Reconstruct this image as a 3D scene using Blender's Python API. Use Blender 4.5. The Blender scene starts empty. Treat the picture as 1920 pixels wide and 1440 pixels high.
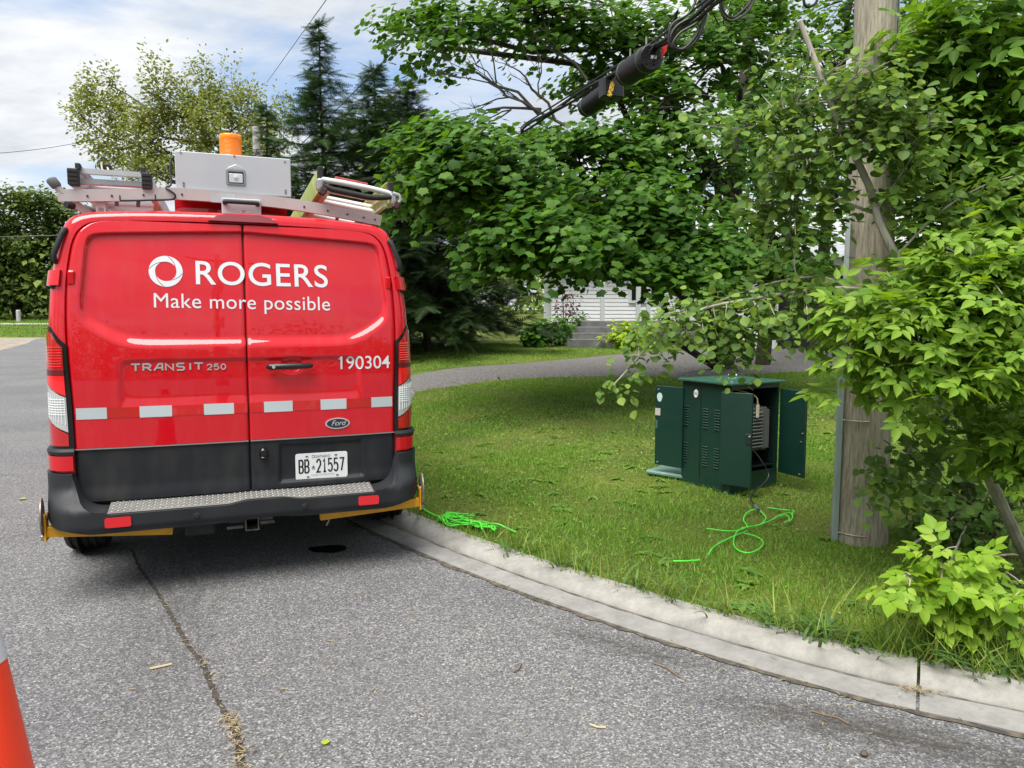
import bpy, bmesh, math
import numpy as np
from mathutils import Vector, Matrix
R_ = math.radians
rng = np.random.default_rng(7)
scene = bpy.context.scene
COL = scene.collection

# ------------------------------------------------------------------ camera
cam_d = bpy.data.cameras.new('camera'); cam_d.sensor_width = 36.0
cam_d.lens = 1386 / 1920 * 36; cam_d.clip_end = 5000; cam_d.clip_start = 0.05
cam = bpy.data.objects.new('camera', cam_d); COL.objects.link(cam)
EYE = np.array([0, 0, 1.5]); PITCH = R_(-5.1)
cam.location = EYE; cam.rotation_euler = (R_(90) + PITCH, 0, 0)
scene.camera = cam

# ------------------------------------------------------------------ light
SUN_EL, SUN_AZ = 65, -148        # degrees; azimuth from +Y (away from camera), negative to the left
w = bpy.data.worlds.new('World'); scene.world = w; w.use_nodes = True
nt = w.node_tree; nt.nodes.clear()
def N(tree, t, **k):
    n = tree.nodes.new(t)
    for a, v in k.items(): setattr(n, a, v)
    return n
out = N(nt, 'ShaderNodeOutputWorld'); bg = N(nt, 'ShaderNodeBackground')
sky = N(nt, 'ShaderNodeTexSky', sky_type='NISHITA', sun_disc=False)
sky.sun_elevation = R_(SUN_EL); sky.sun_rotation = R_(SUN_AZ); sky.dust_density = 2.0
bg.inputs['Strength'].default_value = 0.08
tc = N(nt, 'ShaderNodeTexCoord'); sep = N(nt, 'ShaderNodeSeparateXYZ')
nt.links.new(tc.outputs['Generated'], sep.inputs[0])
mx = N(nt, 'ShaderNodeMath', operation='MAXIMUM'); nt.links.new(sep.outputs[2], mx.inputs[0]); mx.inputs[1].default_value = 0.0
ad = N(nt, 'ShaderNodeMath', operation='ADD'); nt.links.new(mx.outputs[0], ad.inputs[0]); ad.inputs[1].default_value = 0.16
cmb = N(nt, 'ShaderNodeCombineXYZ')
for i in (0, 1):
    dv = N(nt, 'ShaderNodeMath', operation='DIVIDE'); nt.links.new(sep.outputs[i], dv.inputs[0]); nt.links.new(ad.outputs[0], dv.inputs[1]); nt.links.new(dv.outputs[0], cmb.inputs[i])
mp = N(nt, 'ShaderNodeMapping'); mp.inputs['Scale'].default_value = (0.75, 1.15, 1); mp.inputs['Location'].default_value = (3.1, 0.4, 0); mp.inputs['Rotation'].default_value = (0, 0, 0.5)
nt.links.new(cmb.outputs[0], mp.inputs[0])
nz = N(nt, 'ShaderNodeTexNoise'); nz.inputs['Scale'].default_value = 1.5; nz.inputs['Detail'].default_value = 8; nz.inputs['Roughness'].default_value = 0.55; nz.inputs['Distortion'].default_value = 0.25
nt.links.new(mp.outputs[0], nz.inputs[0])
cr = N(nt, 'ShaderNodeValToRGB'); cr.color_ramp.elements[0].position = 0.30; cr.color_ramp.elements[1].position = 0.50
nt.links.new(nz.outputs[0], cr.inputs[0])
nz2 = N(nt, 'ShaderNodeTexNoise'); nz2.inputs['Scale'].default_value = 2.3; nz2.inputs['Detail'].default_value = 9; nz2.inputs['Roughness'].default_value = 0.6
nt.links.new(mp.outputs[0], nz2.inputs[0])
cr2 = N(nt, 'ShaderNodeValToRGB')
cr2.color_ramp.elements[0].position = 0.36; cr2.color_ramp.elements[0].color = (2.8, 3.05, 3.4, 1)
cr2.color_ramp.elements[1].position = 0.62; cr2.color_ramp.elements[1].color = (4.4, 4.5, 4.6, 1)
nt.links.new(nz2.outputs[0], cr2.inputs[0])
mixs = N(nt, 'ShaderNodeMixRGB'); nt.links.new(cr.outputs[0], mixs.inputs[0]); nt.links.new(sky.outputs[0], mixs.inputs[1]); nt.links.new(cr2.outputs[0], mixs.inputs[2])
nt.links.new(mixs.outputs[0], bg.inputs[0]); nt.links.new(bg.outputs[0], out.inputs[0])

sd = bpy.data.lights.new('sun', 'SUN'); sd.energy = 2.5; sd.angle = R_(48); sd.color = (1, 0.96, 0.89)
sun = bpy.data.objects.new('sun', sd); COL.objects.link(sun)
az = R_(SUN_AZ); el = R_(SUN_EL)
sun.rotation_euler = Vector((math.sin(az)*math.cos(el), math.cos(az)*math.cos(el), math.sin(el))).to_track_quat('Z', 'Y').to_euler()
scene.view_settings.view_transform = 'Standard'; scene.view_settings.look = 'None'
scene.view_settings.exposure = 1.5; scene.view_settings.gamma = 1
scene.cycles.max_bounces = 8; scene.cycles.transparent_max_bounces = 8
scene.cycles.sample_clamp_indirect = 6

# ------------------------------------------------------------------ helpers
def at(px, py, Y):
    """point in the place at distance Y along a sight line of the photograph"""
    x = (px-960)/1386; y = -(py-720)/1386
    d = np.array([x, math.cos(PITCH)-y*math.sin(PITCH), math.sin(PITCH)+y*math.cos(PITCH)])
    return EYE + d*(Y/d[1])
def on(px, py, z):
    x = (px-960)/1386; y = -(py-720)/1386
    d = np.array([x, math.cos(PITCH)-y*math.sin(PITCH), math.sin(PITCH)+y*math.cos(PITCH)])
    return EYE + d*((z-1.5)/d[2])
def sstep(a, b, x):
    t = np.clip((np.asarray(x, float)-a)/(b-a), 0, 1); return t*t*(3-2*t)

def mat(name, col, rough=0.6, metal=0.0, coat=0.0, spec=0.5, col2=None, nscale=8.0, ndetail=6, lo=0.35, hi=0.65, bump=0.0, bscale=None, nrough=0.5, stretch=(1,1,1), trans=0.0, bdist=0.02):
    m = bpy.data.materials.new(name); m.use_nodes = True
    t = m.node_tree; b = t.nodes['Principled BSDF']
    b.inputs['Base Color'].default_value = (*col, 1); b.inputs['Roughness'].default_value = rough
    b.inputs['Metallic'].default_value = metal; b.inputs['Coat Weight'].default_value = coat; b.inputs['Coat Roughness'].default_value = 0.03
    b.inputs['Specular IOR Level'].default_value = spec
    if trans: b.inputs['Transmission Weight'].default_value = trans
    if col2 is not None or bump:
        c = N(t, 'ShaderNodeTexCoord'); mp = N(t, 'ShaderNodeMapping'); mp.inputs['Scale'].default_value = stretch
        t.links.new(c.outputs['Object'], mp.inputs[0])
    if col2 is not None:
        n = N(t, 'ShaderNodeTexNoise'); n.inputs['Scale'].default_value = nscale; n.inputs['Detail'].default_value = ndetail; n.inputs['Roughness'].default_value = nrough
        t.links.new(mp.outputs[0], n.inputs[0])
        r = N(t, 'ShaderNodeValToRGB'); r.color_ramp.elements[0].position = lo; r.color_ramp.elements[1].position = hi
        r.color_ramp.elements[0].color = (*col, 1); r.color_ramp.elements[1].color = (*col2, 1)
        t.links.new(n.outputs[0], r.inputs[0]); t.links.new(r.outputs[0], b.inputs['Base Color'])
    if bump:
        n = N(t, 'ShaderNodeTexNoise'); n.inputs['Scale'].default_value = bscale or nscale*4; n.inputs['Detail'].default_value = 5
        t.links.new(mp.outputs[0], n.inputs[0])
        bm_ = N(t, 'ShaderNodeBump'); bm_.inputs['Strength'].default_value = bump; bm_.inputs['Distance'].default_value = bdist
        t.links.new(n.outputs[0], bm_.inputs['Height']); t.links.new(bm_.outputs[0], b.inputs['Normal'])
    return m

def leafmat(name, cols, rough=0.5, transl=0.35):
    """cols: list of linear colours picked at random per leaf"""
    m = bpy.data.materials.new(name); m.use_nodes = True; t = m.node_tree; b = t.nodes['Principled BSDF']
    g = N(t, 'ShaderNodeNewGeometry'); r = N(t, 'ShaderNodeValToRGB')
    els = r.color_ramp.elements
    while len(els) < len(cols): els.new(0.5)
    for i, c in enumerate(cols): els[i].position = i/(len(cols)-1); els[i].color = (*c, 1)
    t.links.new(g.outputs['Random Per Island'], r.inputs[0]); t.links.new(r.outputs[0], b.inputs['Base Color'])
    b.inputs['Roughness'].default_value = rough; b.inputs['Specular IOR Level'].default_value = 0.18
    tr = N(t, 'ShaderNodeBsdfTranslucent')
    hs = N(t, 'ShaderNodeHueSaturation'); hs.inputs['Hue'].default_value = 0.485; hs.inputs['Saturation'].default_value = 1.1; hs.inputs['Value'].default_value = 1.5
    t.links.new(r.outputs[0], hs.inputs['Color']); t.links.new(hs.outputs[0], tr.inputs[0])
    mx = N(t, 'ShaderNodeMixShader'); mx.inputs[0].default_value = transl
    t.links.new(b.outputs[0], mx.inputs[1]); t.links.new(tr.outputs[0], mx.inputs[2])
    t.links.new(mx.outputs[0], t.nodes['Material Output'].inputs[0])
    return m

def link(name, me, parent=None, loc=None, rot=None):
    o = bpy.data.objects.new(name, me); COL.objects.link(o)
    if parent is not None: o.parent = parent
    if loc is not None: o.location = loc
    if rot is not None: o.rotation_euler = rot
    return o
def tag(o, label=None, cat=None, group=None, kind=None):
    if label: o['label'] = label
    if cat: o['category'] = cat
    if group: o['group'] = group
    if kind: o['kind'] = kind
    return o
def empty(name, loc=(0,0,0), rz=0):
    o = bpy.data.objects.new(name, None); COL.objects.link(o); o.location = loc; o.rotation_euler = (0,0,rz); o.empty_display_size = 0.2
    return o

class MB:
    """collects simple shapes and links them as ONE mesh object"""
    def __init__(s): s.v = []; s.f = []; s.n = 0; s.mi = []
    def add(s, V, Fs, mi=0):
        V = np.asarray(V, float).reshape(-1, 3); s.v.append(V)
        for f in Fs: s.f.append([i+s.n for i in f]); s.mi.append(mi)
        s.n += len(V); return s
    def box(s, c, size, M=None, mi=0, ch=0.0):
        hx, hy, hz = np.array(size)/2
        if ch <= 0:
            P = np.array([(x,y,z) for x in (-hx,hx) for y in (-hy,hy) for z in (-hz,hz)])
            Fs = [(0,1,3,2),(4,6,7,5),(0,4,5,1),(2,3,7,6),(0,2,6,4),(1,5,7,3)]
        else:
            ch = min(ch, hx*.9, hy*.9, hz*.9)
            bm = bmesh.new()
            for x in (-1,1):
                for y in (-1,1):
                    for z in (-1,1):
                        for (a,b,c_) in ((0,ch,ch),(ch,0,ch),(ch,ch,0)):
                            bm.verts.new((x*(hx-a), y*(hy-b), z*(hz-c_)))
            bmesh.ops.convex_hull(bm, input=bm.verts[:])
            bmesh.ops.dissolve_limit(bm, angle_limit=0.02, verts=bm.verts[:], edges=bm.edges[:])
            bm.verts.index_update()
            P = np.array([v.co[:] for v in bm.verts]); Fs = [[v.index for v in f.verts] for f in bm.faces]; bm.free()
        if M is not None: P = P @ np.array(M).T
        return s.add(P+np.array(c), Fs, mi)
    def tube(s, pts, r, n=8, caps=True, mi=0):
        pts = np.asarray(pts, float); k = len(pts)
        r = np.full(k, r) if np.isscalar(r) else np.asarray(r, float)
        T = np.gradient(pts, axis=0); T /= np.linalg.norm(T, axis=1)[:, None]+1e-9
        a = np.array([0,0,1.]) if abs(T[0][2]) < .9 else np.array([1.,0,0])
        U = np.cross(T[0], a); U /= np.linalg.norm(U)
        V = []; th = np.arange(n)*2*math.pi/n
        for i in range(k):
            U = U - T[i]*(U@T[i]); U /= np.linalg.norm(U)+1e-9; W = np.cross(T[i], U)
            V.append(pts[i] + r[i]*(np.cos(th)[:,None]*U + np.sin(th)[:,None]*W))
        Fs = [(i*n+j, i*n+(j+1)%n, (i+1)*n+(j+1)%n, (i+1)*n+j) for i in range(k-1) for j in range(n)]
        if caps: Fs += [tuple(range(n))[::-1], tuple((k-1)*n+j for j in range(n))]
        return s.add(np.concatenate(V), Fs, mi)
    def bar(s, pts, w, h, up=(0,0,1), mi=0):
        """rectangular section swept along points"""
        pts = np.asarray(pts, float); T = np.gradient(pts, axis=0); T /= np.linalg.norm(T, axis=1)[:,None]
        V = []
        for p, t in zip(pts, T):
            sd_ = np.cross(t, up); sd_ /= np.linalg.norm(sd_); u = np.cross(sd_, t)
            for a, b in ((-1,-1),(1,-1),(1,1),(-1,1)): V.append(p + sd_*a*w/2 + u*b*h/2)
        k = len(pts)
        Fs = [(i*4+j, i*4+(j+1)%4, i*4+4+(j+1)%4, i*4+4+j) for i in range(k-1) for j in range(4)] + [(3,2,1,0), tuple((k-1)*4+j for j in range(4))]
        return s.add(V, Fs, mi)
    def lathe(s, prof, n=24, c=(0,0,0), M=None, mi=0):
        V = []; th = np.arange(n)*2*math.pi/n
        for r, z in prof: V += [(r*math.cos(t), r*math.sin(t), z) for t in th]
        V = np.array(V)
        if M is not None: V = V @ np.array(M).T
        k = len(prof)
        Fs = [(i*n+j, i*n+(j+1)%n, (i+1)*n+(j+1)%n, (i+1)*n+j) for i in range(k-1) for j in range(n)]
        Fs += [tuple(range(n))[::-1], tuple((k-1)*n+j for j in range(n))]
        return s.add(V+np.array(c), Fs, mi)
    def grid(s, P, mi=0, flip=False):
        P = np.asarray(P, float); n, m = P.shape[:2]
        Fs = [(i*m+j, i*m+j+1, (i+1)*m+j+1, (i+1)*m+j) for i in range(n-1) for j in range(m-1)]
        if flip: Fs = [f[::-1] for f in Fs]
        return s.add(P.reshape(-1,3), Fs, mi)
    def prism(s, front, back, mi=0):
        n = len(front)
        return s.add(list(front)+list(back), [tuple(range(n)), tuple(range(2*n-1, n-1, -1))] + [(i, n+i, n+(i+1)%n, (i+1)%n) for i in range(n)], mi)
    def build(s, name, mats, parent=None, smooth=False, loc=None, rot=None, bevel=0, sharp=40):
        me = bpy.data.meshes.new(name); me.from_pydata(np.concatenate(s.v).tolist(), [], s.f)
        for m in (mats if isinstance(mats, (list, tuple)) else [mats]): me.materials.append(m)
        if any(s.mi): me.polygons.foreach_set('material_index', s.mi)
        bm = bmesh.new(); bm.from_mesh(me); bmesh.ops.recalc_face_normals(bm, faces=bm.faces); bm.to_mesh(me); bm.free()
        if smooth:
            me.polygons.foreach_set('use_smooth', [True]*len(me.polygons))
            try: me.set_sharp_from_angle(angle=R_(sharp))
            except Exception: pass
        o = link(name, me, parent, loc, rot)
        if bevel:
            md = o.modifiers.new('bevel', 'BEVEL'); md.width = bevel; md.segments = 2; md.limit_method = 'ANGLE'; md.angle_limit = R_(35)
        return o

def fastmesh(name, V, loops, starts, mat_, smooth=False):
    me = bpy.data.meshes.new(name)
    V = np.ascontiguousarray(V, dtype=np.float32); loops = np.ascontiguousarray(loops, dtype=np.int32); starts = np.ascontiguousarray(starts, dtype=np.int32)
    me.vertices.add(len(V)); me.vertices.foreach_set('co', V.ravel())
    me.loops.add(len(loops)); me.loops.foreach_set('vertex_index', loops)
    me.polygons.add(len(starts)); me.polygons.foreach_set('loop_start', starts)
    try: me.polygons.foreach_set('loop_total', np.diff(np.append(starts, len(loops))).astype(np.int32))
    except Exception: pass
    me.materials.append(mat_); me.update(calc_edges=True); me.validate()
    return me
def instances(name, tv, tf, pos, X, Yv, Z, size, mat_):
    """many copies of one small template merged into one mesh; X, Yv, Z unit axes (n,3)"""
    tv = np.asarray(tv, float); n = len(pos); k = len(tv)
    size = np.broadcast_to(np.asarray(size, float), (n,))
    V = pos[:,None,:] + size[:,None,None]*(tv[None,:,0:1]*X[:,None,:] + tv[None,:,1:2]*Yv[:,None,:] + tv[None,:,2:3]*Z[:,None,:])
    lf = np.concatenate([np.array(f) for f in tf]); ls = np.cumsum([0]+[len(f) for f in tf])[:-1]
    loops = (lf[None,:] + (np.arange(n)*k)[:,None]).ravel()
    starts = (ls[None,:] + (np.arange(n)*len(lf))[:,None]).ravel()
    return fastmesh(name, V.reshape(-1,3), loops, starts, mat_)
def unit(a): return a/(np.linalg.norm(a, axis=-1, keepdims=True)+1e-9)
def frames(nrm, heading):
    """Z along nrm, Y along heading projected into the leaf plane"""
    Z = unit(nrm); Y = heading - Z*np.sum(heading*Z, axis=-1, keepdims=True); Y = unit(Y); X = np.cross(Y, Z)
    return X, Y, Z

# stroke lettering ---------------------------------------------------
def strokes(lines, wd, closed=False):
    """list of 2-D polylines -> flat quads"""
    V = []; Fs = []
    for L in lines:
        L = np.asarray(L, float); T = np.gradient(L, axis=0)
        d = np.diff(L, axis=0); d /= np.linalg.norm(d, axis=1)[:,None]+1e-9
        nn = []
        for i in range(len(L)):
            a = d[max(i-1,0)]; b = d[min(i,len(d)-1)]
            n1 = np.array([-a[1],a[0]]); n2 = np.array([-b[1],b[0]]); m = n1+n2; m /= np.linalg.norm(m)+1e-9
            m = m/max(0.55, m@n1); nn.append(m)
        nn = np.array(nn); b0 = len(V)
        for p, q in zip(L, nn): V.append(p+q*wd/2); V.append(p-q*wd/2)
        for i in range(len(L)-1): Fs.append((b0+2*i, b0+2*i+1, b0+2*i+3, b0+2*i+2))
    return np.array(V), Fs
def arc(cx, cy, rx, ry, a0, a1, n=10):
    t = np.radians(np.linspace(a0, a1, n)); return list(zip(cx+rx*np.cos(t), cy+ry*np.sin(t)))
GL = {'B': [[(.0,0),(0,1),(.35,1)]+arc(.35,.75,.25,.25,90,-90,7)+[(0,.5)], [(.3,.5)]+arc(.35,.25,.27,.25,90,-90,7)+[(0,0)]],
      '2': [arc(.3,.7,.3,.3,170,-30,9)+[(.02,0),(.62,0)]],
      '1': [[(.12,.8),(.32,1),(.32,0)], [(.1,0),(.54,0)]],
      '5': [[(.58,1),(.08,1),(.03,.55)]+arc(.28,.33,.32,.33,110,-150,11)],
      '7': [[(.0,1),(.62,1),(.25,0)]],
      '0': [arc(.3,.5,.3,.5,90,450,17)],
      'T': [[(-.06,1),(.66,1)], [(.3,1),(.3,0)]], 'R': [[(0,0),(0,1),(.35,1)]+arc(.35,.73,.25,.27,90,-90,7)+[(0,.46)], [(.3,.46),(.64,0)]],
      'A': [[(-.04,0),(.36,1),(.64,1),(.64,0)], [(.18,.4),(.64,.4)]], 'N': [[(0,0),(0,1),(.62,0),(.62,1)]],
      'S': [[(.62,1),(.14,1),(.02,.88),(.02,.62),(.14,.52),(.5,.48),(.6,.38),(.6,.12),(.5,0),(0,0)]], 'I': [[(.2,0),(.2,1)]]}
def stroke_text(txt, h, aspect, wd, adv=.86):
    lines = []; x = 0
    for ch in txt:
        if ch == ' ': x += .5; continue
        for L in GL[ch]: lines.append([((x+p[0])*h*aspect, p[1]*h) for p in L])
        x += .62 if ch == 'I' else adv
    return strokes(lines, wd)
def font_text(txt, width, height, offset=0.0, spacing=1.0):
    """built-in font -> 2-D verts scaled so that the text box is width x cap height"""
    c = bpy.data.curves.new('text', 'FONT'); c.body = txt; c.offset = offset; c.space_character = spacing; c.resolution_u = 6
    o = bpy.data.objects.new('text', c); COL.objects.link(o)
    dg = bpy.context.evaluated_depsgraph_get(); dg.update()
    me = bpy.data.meshes.new_from_object(o.evaluated_get(dg))
    V = np.array([v.co[:2] for v in me.vertices]); Fs = [tuple(p.vertices) for p in me.polygons]
    bpy.data.objects.remove(o); bpy.data.curves.remove(c); bpy.data.meshes.remove(me)
    V[:,0] -= V[:,0].min(); V[:,0] *= width/V[:,0].max(); 
    V[:,1] *= height/0.695
    return V, Fs
# ------------------------------------------------------------------ ground
def asphalt_mat():
    m = bpy.data.materials.new('asphalt'); m.use_nodes = True; t = m.node_tree; b = t.nodes['Principled BSDF']
    c = N(t, 'ShaderNodeTexCoord')
    def noise(scale, det, rough=.6):
        n = N(t, 'ShaderNodeTexNoise'); n.inputs['Scale'].default_value = scale; n.inputs['Detail'].default_value = det; n.inputs['Roughness'].default_value = rough
        t.links.new(c.outputs['Object'], n.inputs[0]); return n
    v = N(t, 'ShaderNodeTexVoronoi'); v.inputs['Scale'].default_value = 150; t.links.new(c.outputs['Object'], v.inputs['Vector'])
    sepc = N(t, 'ShaderNodeSeparateColor'); t.links.new(v.outputs['Color'], sepc.inputs[0])
    r = N(t, 'ShaderNodeValToRGB'); e = r.color_ramp.elements
    e[0].position = 0; e[0].color = (.050,.051,.054,1); e[1].position = 1; e[1].color = (.31,.31,.305,1)
    for p, c_ in ((.35,(.095,.096,.101)),(.65,(.145,.146,.152)),(.88,(.20,.20,.205))): q = e.new(p); q.color = (*[q_*.90 for q_ in c_],1)
    t.links.new(sepc.outputs[0], r.inputs[0])
    big = noise(.55, 5); rb = N(t, 'ShaderNodeValToRGB'); rb.color_ramp.elements[0].position=.3; rb.color_ramp.elements[0].color=(.84,.84,.855,1); rb.color_ramp.elements[1].position=.7; rb.color_ramp.elements[1].color=(1.24,1.23,1.20,1)
    t.links.new(big.outputs[0], rb.inputs[0])
    mu = N(t, 'ShaderNodeMixRGB', blend_type='MULTIPLY'); mu.inputs[0].default_value = 1; t.links.new(r.outputs[0], mu.inputs[1]); t.links.new(rb.outputs[0], mu.inputs[2])
    mid = noise(30, 6, .7); rm = N(t, 'ShaderNodeValToRGB'); rm.color_ramp.elements[0].position=.35; rm.color_ramp.elements[0].color=(.84,.84,.85,1); rm.color_ramp.elements[1].position=.68; rm.color_ramp.elements[1].color=(1.14,1.14,1.13,1)
    t.links.new(mid.outputs[0], rm.inputs[0])
    mu2 = N(t, 'ShaderNodeMixRGB', blend_type='MULTIPLY'); mu2.inputs[0].default_value = 1; t.links.new(mu.outputs[0], mu2.inputs[1]); t.links.new(rm.outputs[0], mu2.inputs[2])
    t.links.new(mu2.outputs[0], b.inputs['Base Color'])
    b.inputs['Roughness'].default_value = .8
    bp = N(t, 'ShaderNodeBump'); bp.inputs['Strength'].default_value = .55; bp.inputs['Distance'].default_value = .004
    t.links.new(v.outputs['Distance'], bp.inputs['Height']); t.links.new(bp.outputs[0], b.inputs['Normal'])
    return m
ASPH = asphalt_mat()

# the kerb line (grass edge), joint line and gutter edge as seen along the corner
def smooth_curve(P, step):
    P = np.asarray(P, float); d = np.r_[0, np.cumsum(np.linalg.norm(np.diff(P, axis=0), axis=1))]
    # catmull-rom resample
    s = np.arange(0, d[-1], step); outp = []
    Q = np.vstack([2*P[0]-P[1], P, 2*P[-1]-P[-2]]); D = np.r_[d[0]-(d[1]-d[0]), d, d[-1]+(d[-1]-d[-2])]
    for x in s:
        i = min(np.searchsorted(d, x, side='right')-1, len(P)-2); j = i+1
        t0, t1, t2, t3 = D[j-1], D[j], D[j+1], D[j+2]
        m1 = (Q[j+1]-Q[j-1])/(t2-t0); m2 = (Q[j+2]-Q[j])/(t3-t1); h = t2-t1; u = (x-t1)/h
        outp.append((2*u**3-3*u**2+1)*Q[j] + (u**3-2*u**2+u)*h*m1 + (-2*u**3+3*u**2)*Q[j+1] + (u**3-u**2)*h*m2)
    return np.array(outp)
KH = 0.07
far_pts = [(-1.43-.358*t, 6.9+.934*t) for t in (52, 30, 14, 5, 1.8)]
cpx = [(730,950),(819,988),(909,1019),(998,1046),(1088,1080),(1222,1121),(1357,1156),(1491,1189),(1567,1209),(1733,1247),(1920,1281)]
near = [tuple(on(x, y, KH)[:2]) for x, y in cpx]
tail = [(2.6,2.42),(4.2,1.78),(8,.5),(16,-2)]
nx_ = np.array(near); pf = np.polyfit(nx_[:,0], nx_[:,1], 4); near = [(q, float(np.polyval(pf, q))) for q in np.linspace(nx_[0,0]+.02, nx_[-1,0]-.02, 9)]
KERB = smooth_curve(np.array([(*p, 0) for p in far_pts+[(-1.25,6.05)]+near+tail]), .06)[:, :2]
kt = np.gradient(KERB, axis=0); kt /= np.linalg.norm(kt, axis=1)[:, None]
kn = np.stack([kt[:,1], -kt[:,0]], 1)      # points to the road side
if kn[len(kn)//2] @ np.array([1,1]) > 0: kn = -kn
def kerb_sd(x, y):
    """signed distance: positive on the lawn side"""
    x = np.asarray(x, float).ravel(); y = np.asarray(y, float).ravel(); o = np.empty(len(x))
    for i in range(0, len(x), 4000):
        dx = x[i:i+4000,None]-KERB[None,:,0]; dy = y[i:i+4000,None]-KERB[None,:,1]
        d2 = dx*dx+dy*dy; j = d2.argmin(1); k = np.arange(len(j))
        s = -(dx[k,j]*kn[j,0] + dy[k,j]*kn[j,1])
        o[i:i+4000] = np.sqrt(d2[k,j])*np.sign(s)
    return o
def lawn_z(x, y, d=None):
    x = np.asarray(x, float); y = np.asarray(y, float)
    if d is None: d = kerb_sd(x, y).reshape(x.shape)
    z = .056 + .0325*np.clip(y-4.5, 0, 32)*sstep(0, 4, d) + .012*np.sin(x*1.7+y*.6)*np.sin(y*1.3-x*.5)*sstep(.2, 1.5, d)
    return z

gm = MB(); gm.box((0, 400, -.55), (3000, 3000, 1.0))
tag(gm.build('ground', mat('ground_soil', (.10,.12,.04), .95)), kind='structure')
# road sheet, subdivided a little
rx = np.linspace(-120, 40, 12); ry = np.linspace(-45, 57.2, 14)
P = np.array([[(x, y, 0.0) for x in rx] for y in ry])
road = MB().grid(P).build('road', ASPH); tag(road, kind='structure')

# lawn sheet
gx = np.unique(np.concatenate([np.arange(-60,-13,3.), np.arange(-13,-3,.5), np.arange(-3,4,.08), np.arange(4,14,.4), np.arange(14,72,3.)]))
gy = np.unique(np.concatenate([np.arange(-12,1,1.), np.arange(1,7.4,.08), np.arange(7.4,26,.4), np.arange(26,80,3.)]))
X, Y = np.meshgrid(gx, gy); D = kerb_sd(X, Y).reshape(X.shape)
Zl = lawn_z(X, Y, D); Zl = np.where(D > -.06, Zl, -.4)
keep = D > -.5
def lawn_mat():
    m = bpy.data.materials.new('lawn_soil'); m.use_nodes = True; t = m.node_tree; b = t.nodes['Principled BSDF']
    c = N(t, 'ShaderNodeTexCoord')
    n = N(t, 'ShaderNodeTexNoise'); n.inputs['Scale'].default_value = .9; n.inputs['Detail'].default_value = 7; t.links.new(c.outputs['Object'], n.inputs[0])
    r = N(t, 'ShaderNodeValToRGB'); e = r.color_ramp.elements; e[0].position=.32; e[0].color=(.055,.085,.014,1); e[1].position=.7; e[1].color=(.15,.185,.035,1)
    t.links.new(n.outputs[0], r.inputs[0])
    n2 = N(t, 'ShaderNodeTexNoise'); n2.inputs['Scale'].default_value = 45; n2.inputs['Detail'].default_value = 6; n2.inputs['Roughness'].default_value=.75; t.links.new(c.outputs['Object'], n2.inputs[0])
    r2 = N(t, 'ShaderNodeValToRGB'); r2.color_ramp.elements[0].position=.35; r2.color_ramp.elements[0].color=(.35,.33,.3,1); r2.color_ramp.elements[1].position=.65; r2.color_ramp.elements[1].color=(1.3,1.3,1.2,1)
    t.links.new(n2.outputs[0], r2.inputs[0])
    mu = N(t, 'ShaderNodeMixRGB', blend_type='MULTIPLY'); mu.inputs[0].default_value=1; t.links.new(r.outputs[0], mu.inputs[1]); t.links.new(r2.outputs[0], mu.inputs[2])
    t.links.new(mu.outputs[0], b.inputs['Base Color']); b.inputs['Roughness'].default_value=.9; b.inputs['Specular IOR Level'].default_value=.2
    bp = N(t, 'ShaderNodeBump'); bp.inputs['Strength'].default_value=.8; bp.inputs['Distance'].default_value=.02; t.links.new(n2.outputs[0], bp.inputs['Height']); t.links.new(bp.outputs[0], b.inputs['Normal'])
    return m
LAWN = lawn_mat()
m_, n_ = X.shape; idx = np.arange(m_*n_).reshape(m_, n_)
kc = keep[:-1,:-1] & keep[1:,:-1] & keep[:-1,1:] & keep[1:,1:]
q = np.stack([idx[:-1,:-1], idx[:-1,1:], idx[1:,1:], idx[1:,:-1]], -1)[kc]
me = fastmesh('lawn', np.stack([X, Y, Zl], -1).reshape(-1,3), q.ravel(), np.arange(len(q))*4, LAWN)
me.polygons.foreach_set('use_smooth', [True]*len(me.polygons))
tag(link('lawn', me), kind='structure')

# kerb and gutter: one poured section swept along the corner, split into bays by joints
CONC = mat('concrete', (.165,.16,.148), .9, col2=(.325,.315,.29), nscale=5, ndetail=14, nrough=.78, lo=.33, hi=.66, bump=.35, bscale=160, bdist=.003)
CONC2 = mat('gutter_concrete', (.145,.143,.138), .9, col2=(.265,.26,.25), nscale=5, ndetail=14, nrough=.78, lo=.33, hi=.68, bump=.35, bscale=150, bdist=.003)
seg = np.r_[0, np.cumsum(np.linalg.norm(np.diff(KERB, axis=0), axis=1))]
jn = int(np.argmin(np.linalg.norm(KERB - on(1733,1250,KH)[:2], axis=1))); BAY = 80      # a joint shows near the right edge of the photo
dk = mat('joint_dirt', (.07,.06,.048), .95)
def sweep(name, prof, m_a, gap=1.0):
    mb = MB()
    st = jn % BAY
    cuts = [0]+list(range(st if st else BAY, len(KERB)-1, BAY))+[len(KERB)-1]
    for a, b in zip(cuts[:-1], cuts[1:]):
        pts = KERB[a:b+1].copy(); tn = kt[a:b+1]
        pts[0] += tn[0]*.006*gap; pts[-1] -= tn[-1]*.006*gap
        ring = np.array([[(*(p+q*o_), z) for o_, z in prof] for p, q in zip(pts, kn[a:b+1])])
        k = len(prof)
        V = ring.reshape(-1,3); n = len(pts)
        Fs = [(i*k+j, i*k+(j+1)%k, (i+1)*k+(j+1)%k, (i+1)*k+j) for i in range(n-1) for j in range(k)] + [tuple(range(k))[::-1], tuple((n-1)*k+j for j in range(k))]
        mb.add(V, Fs)
    return mb.build(name, m_a, smooth=True, sharp=35)
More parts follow.
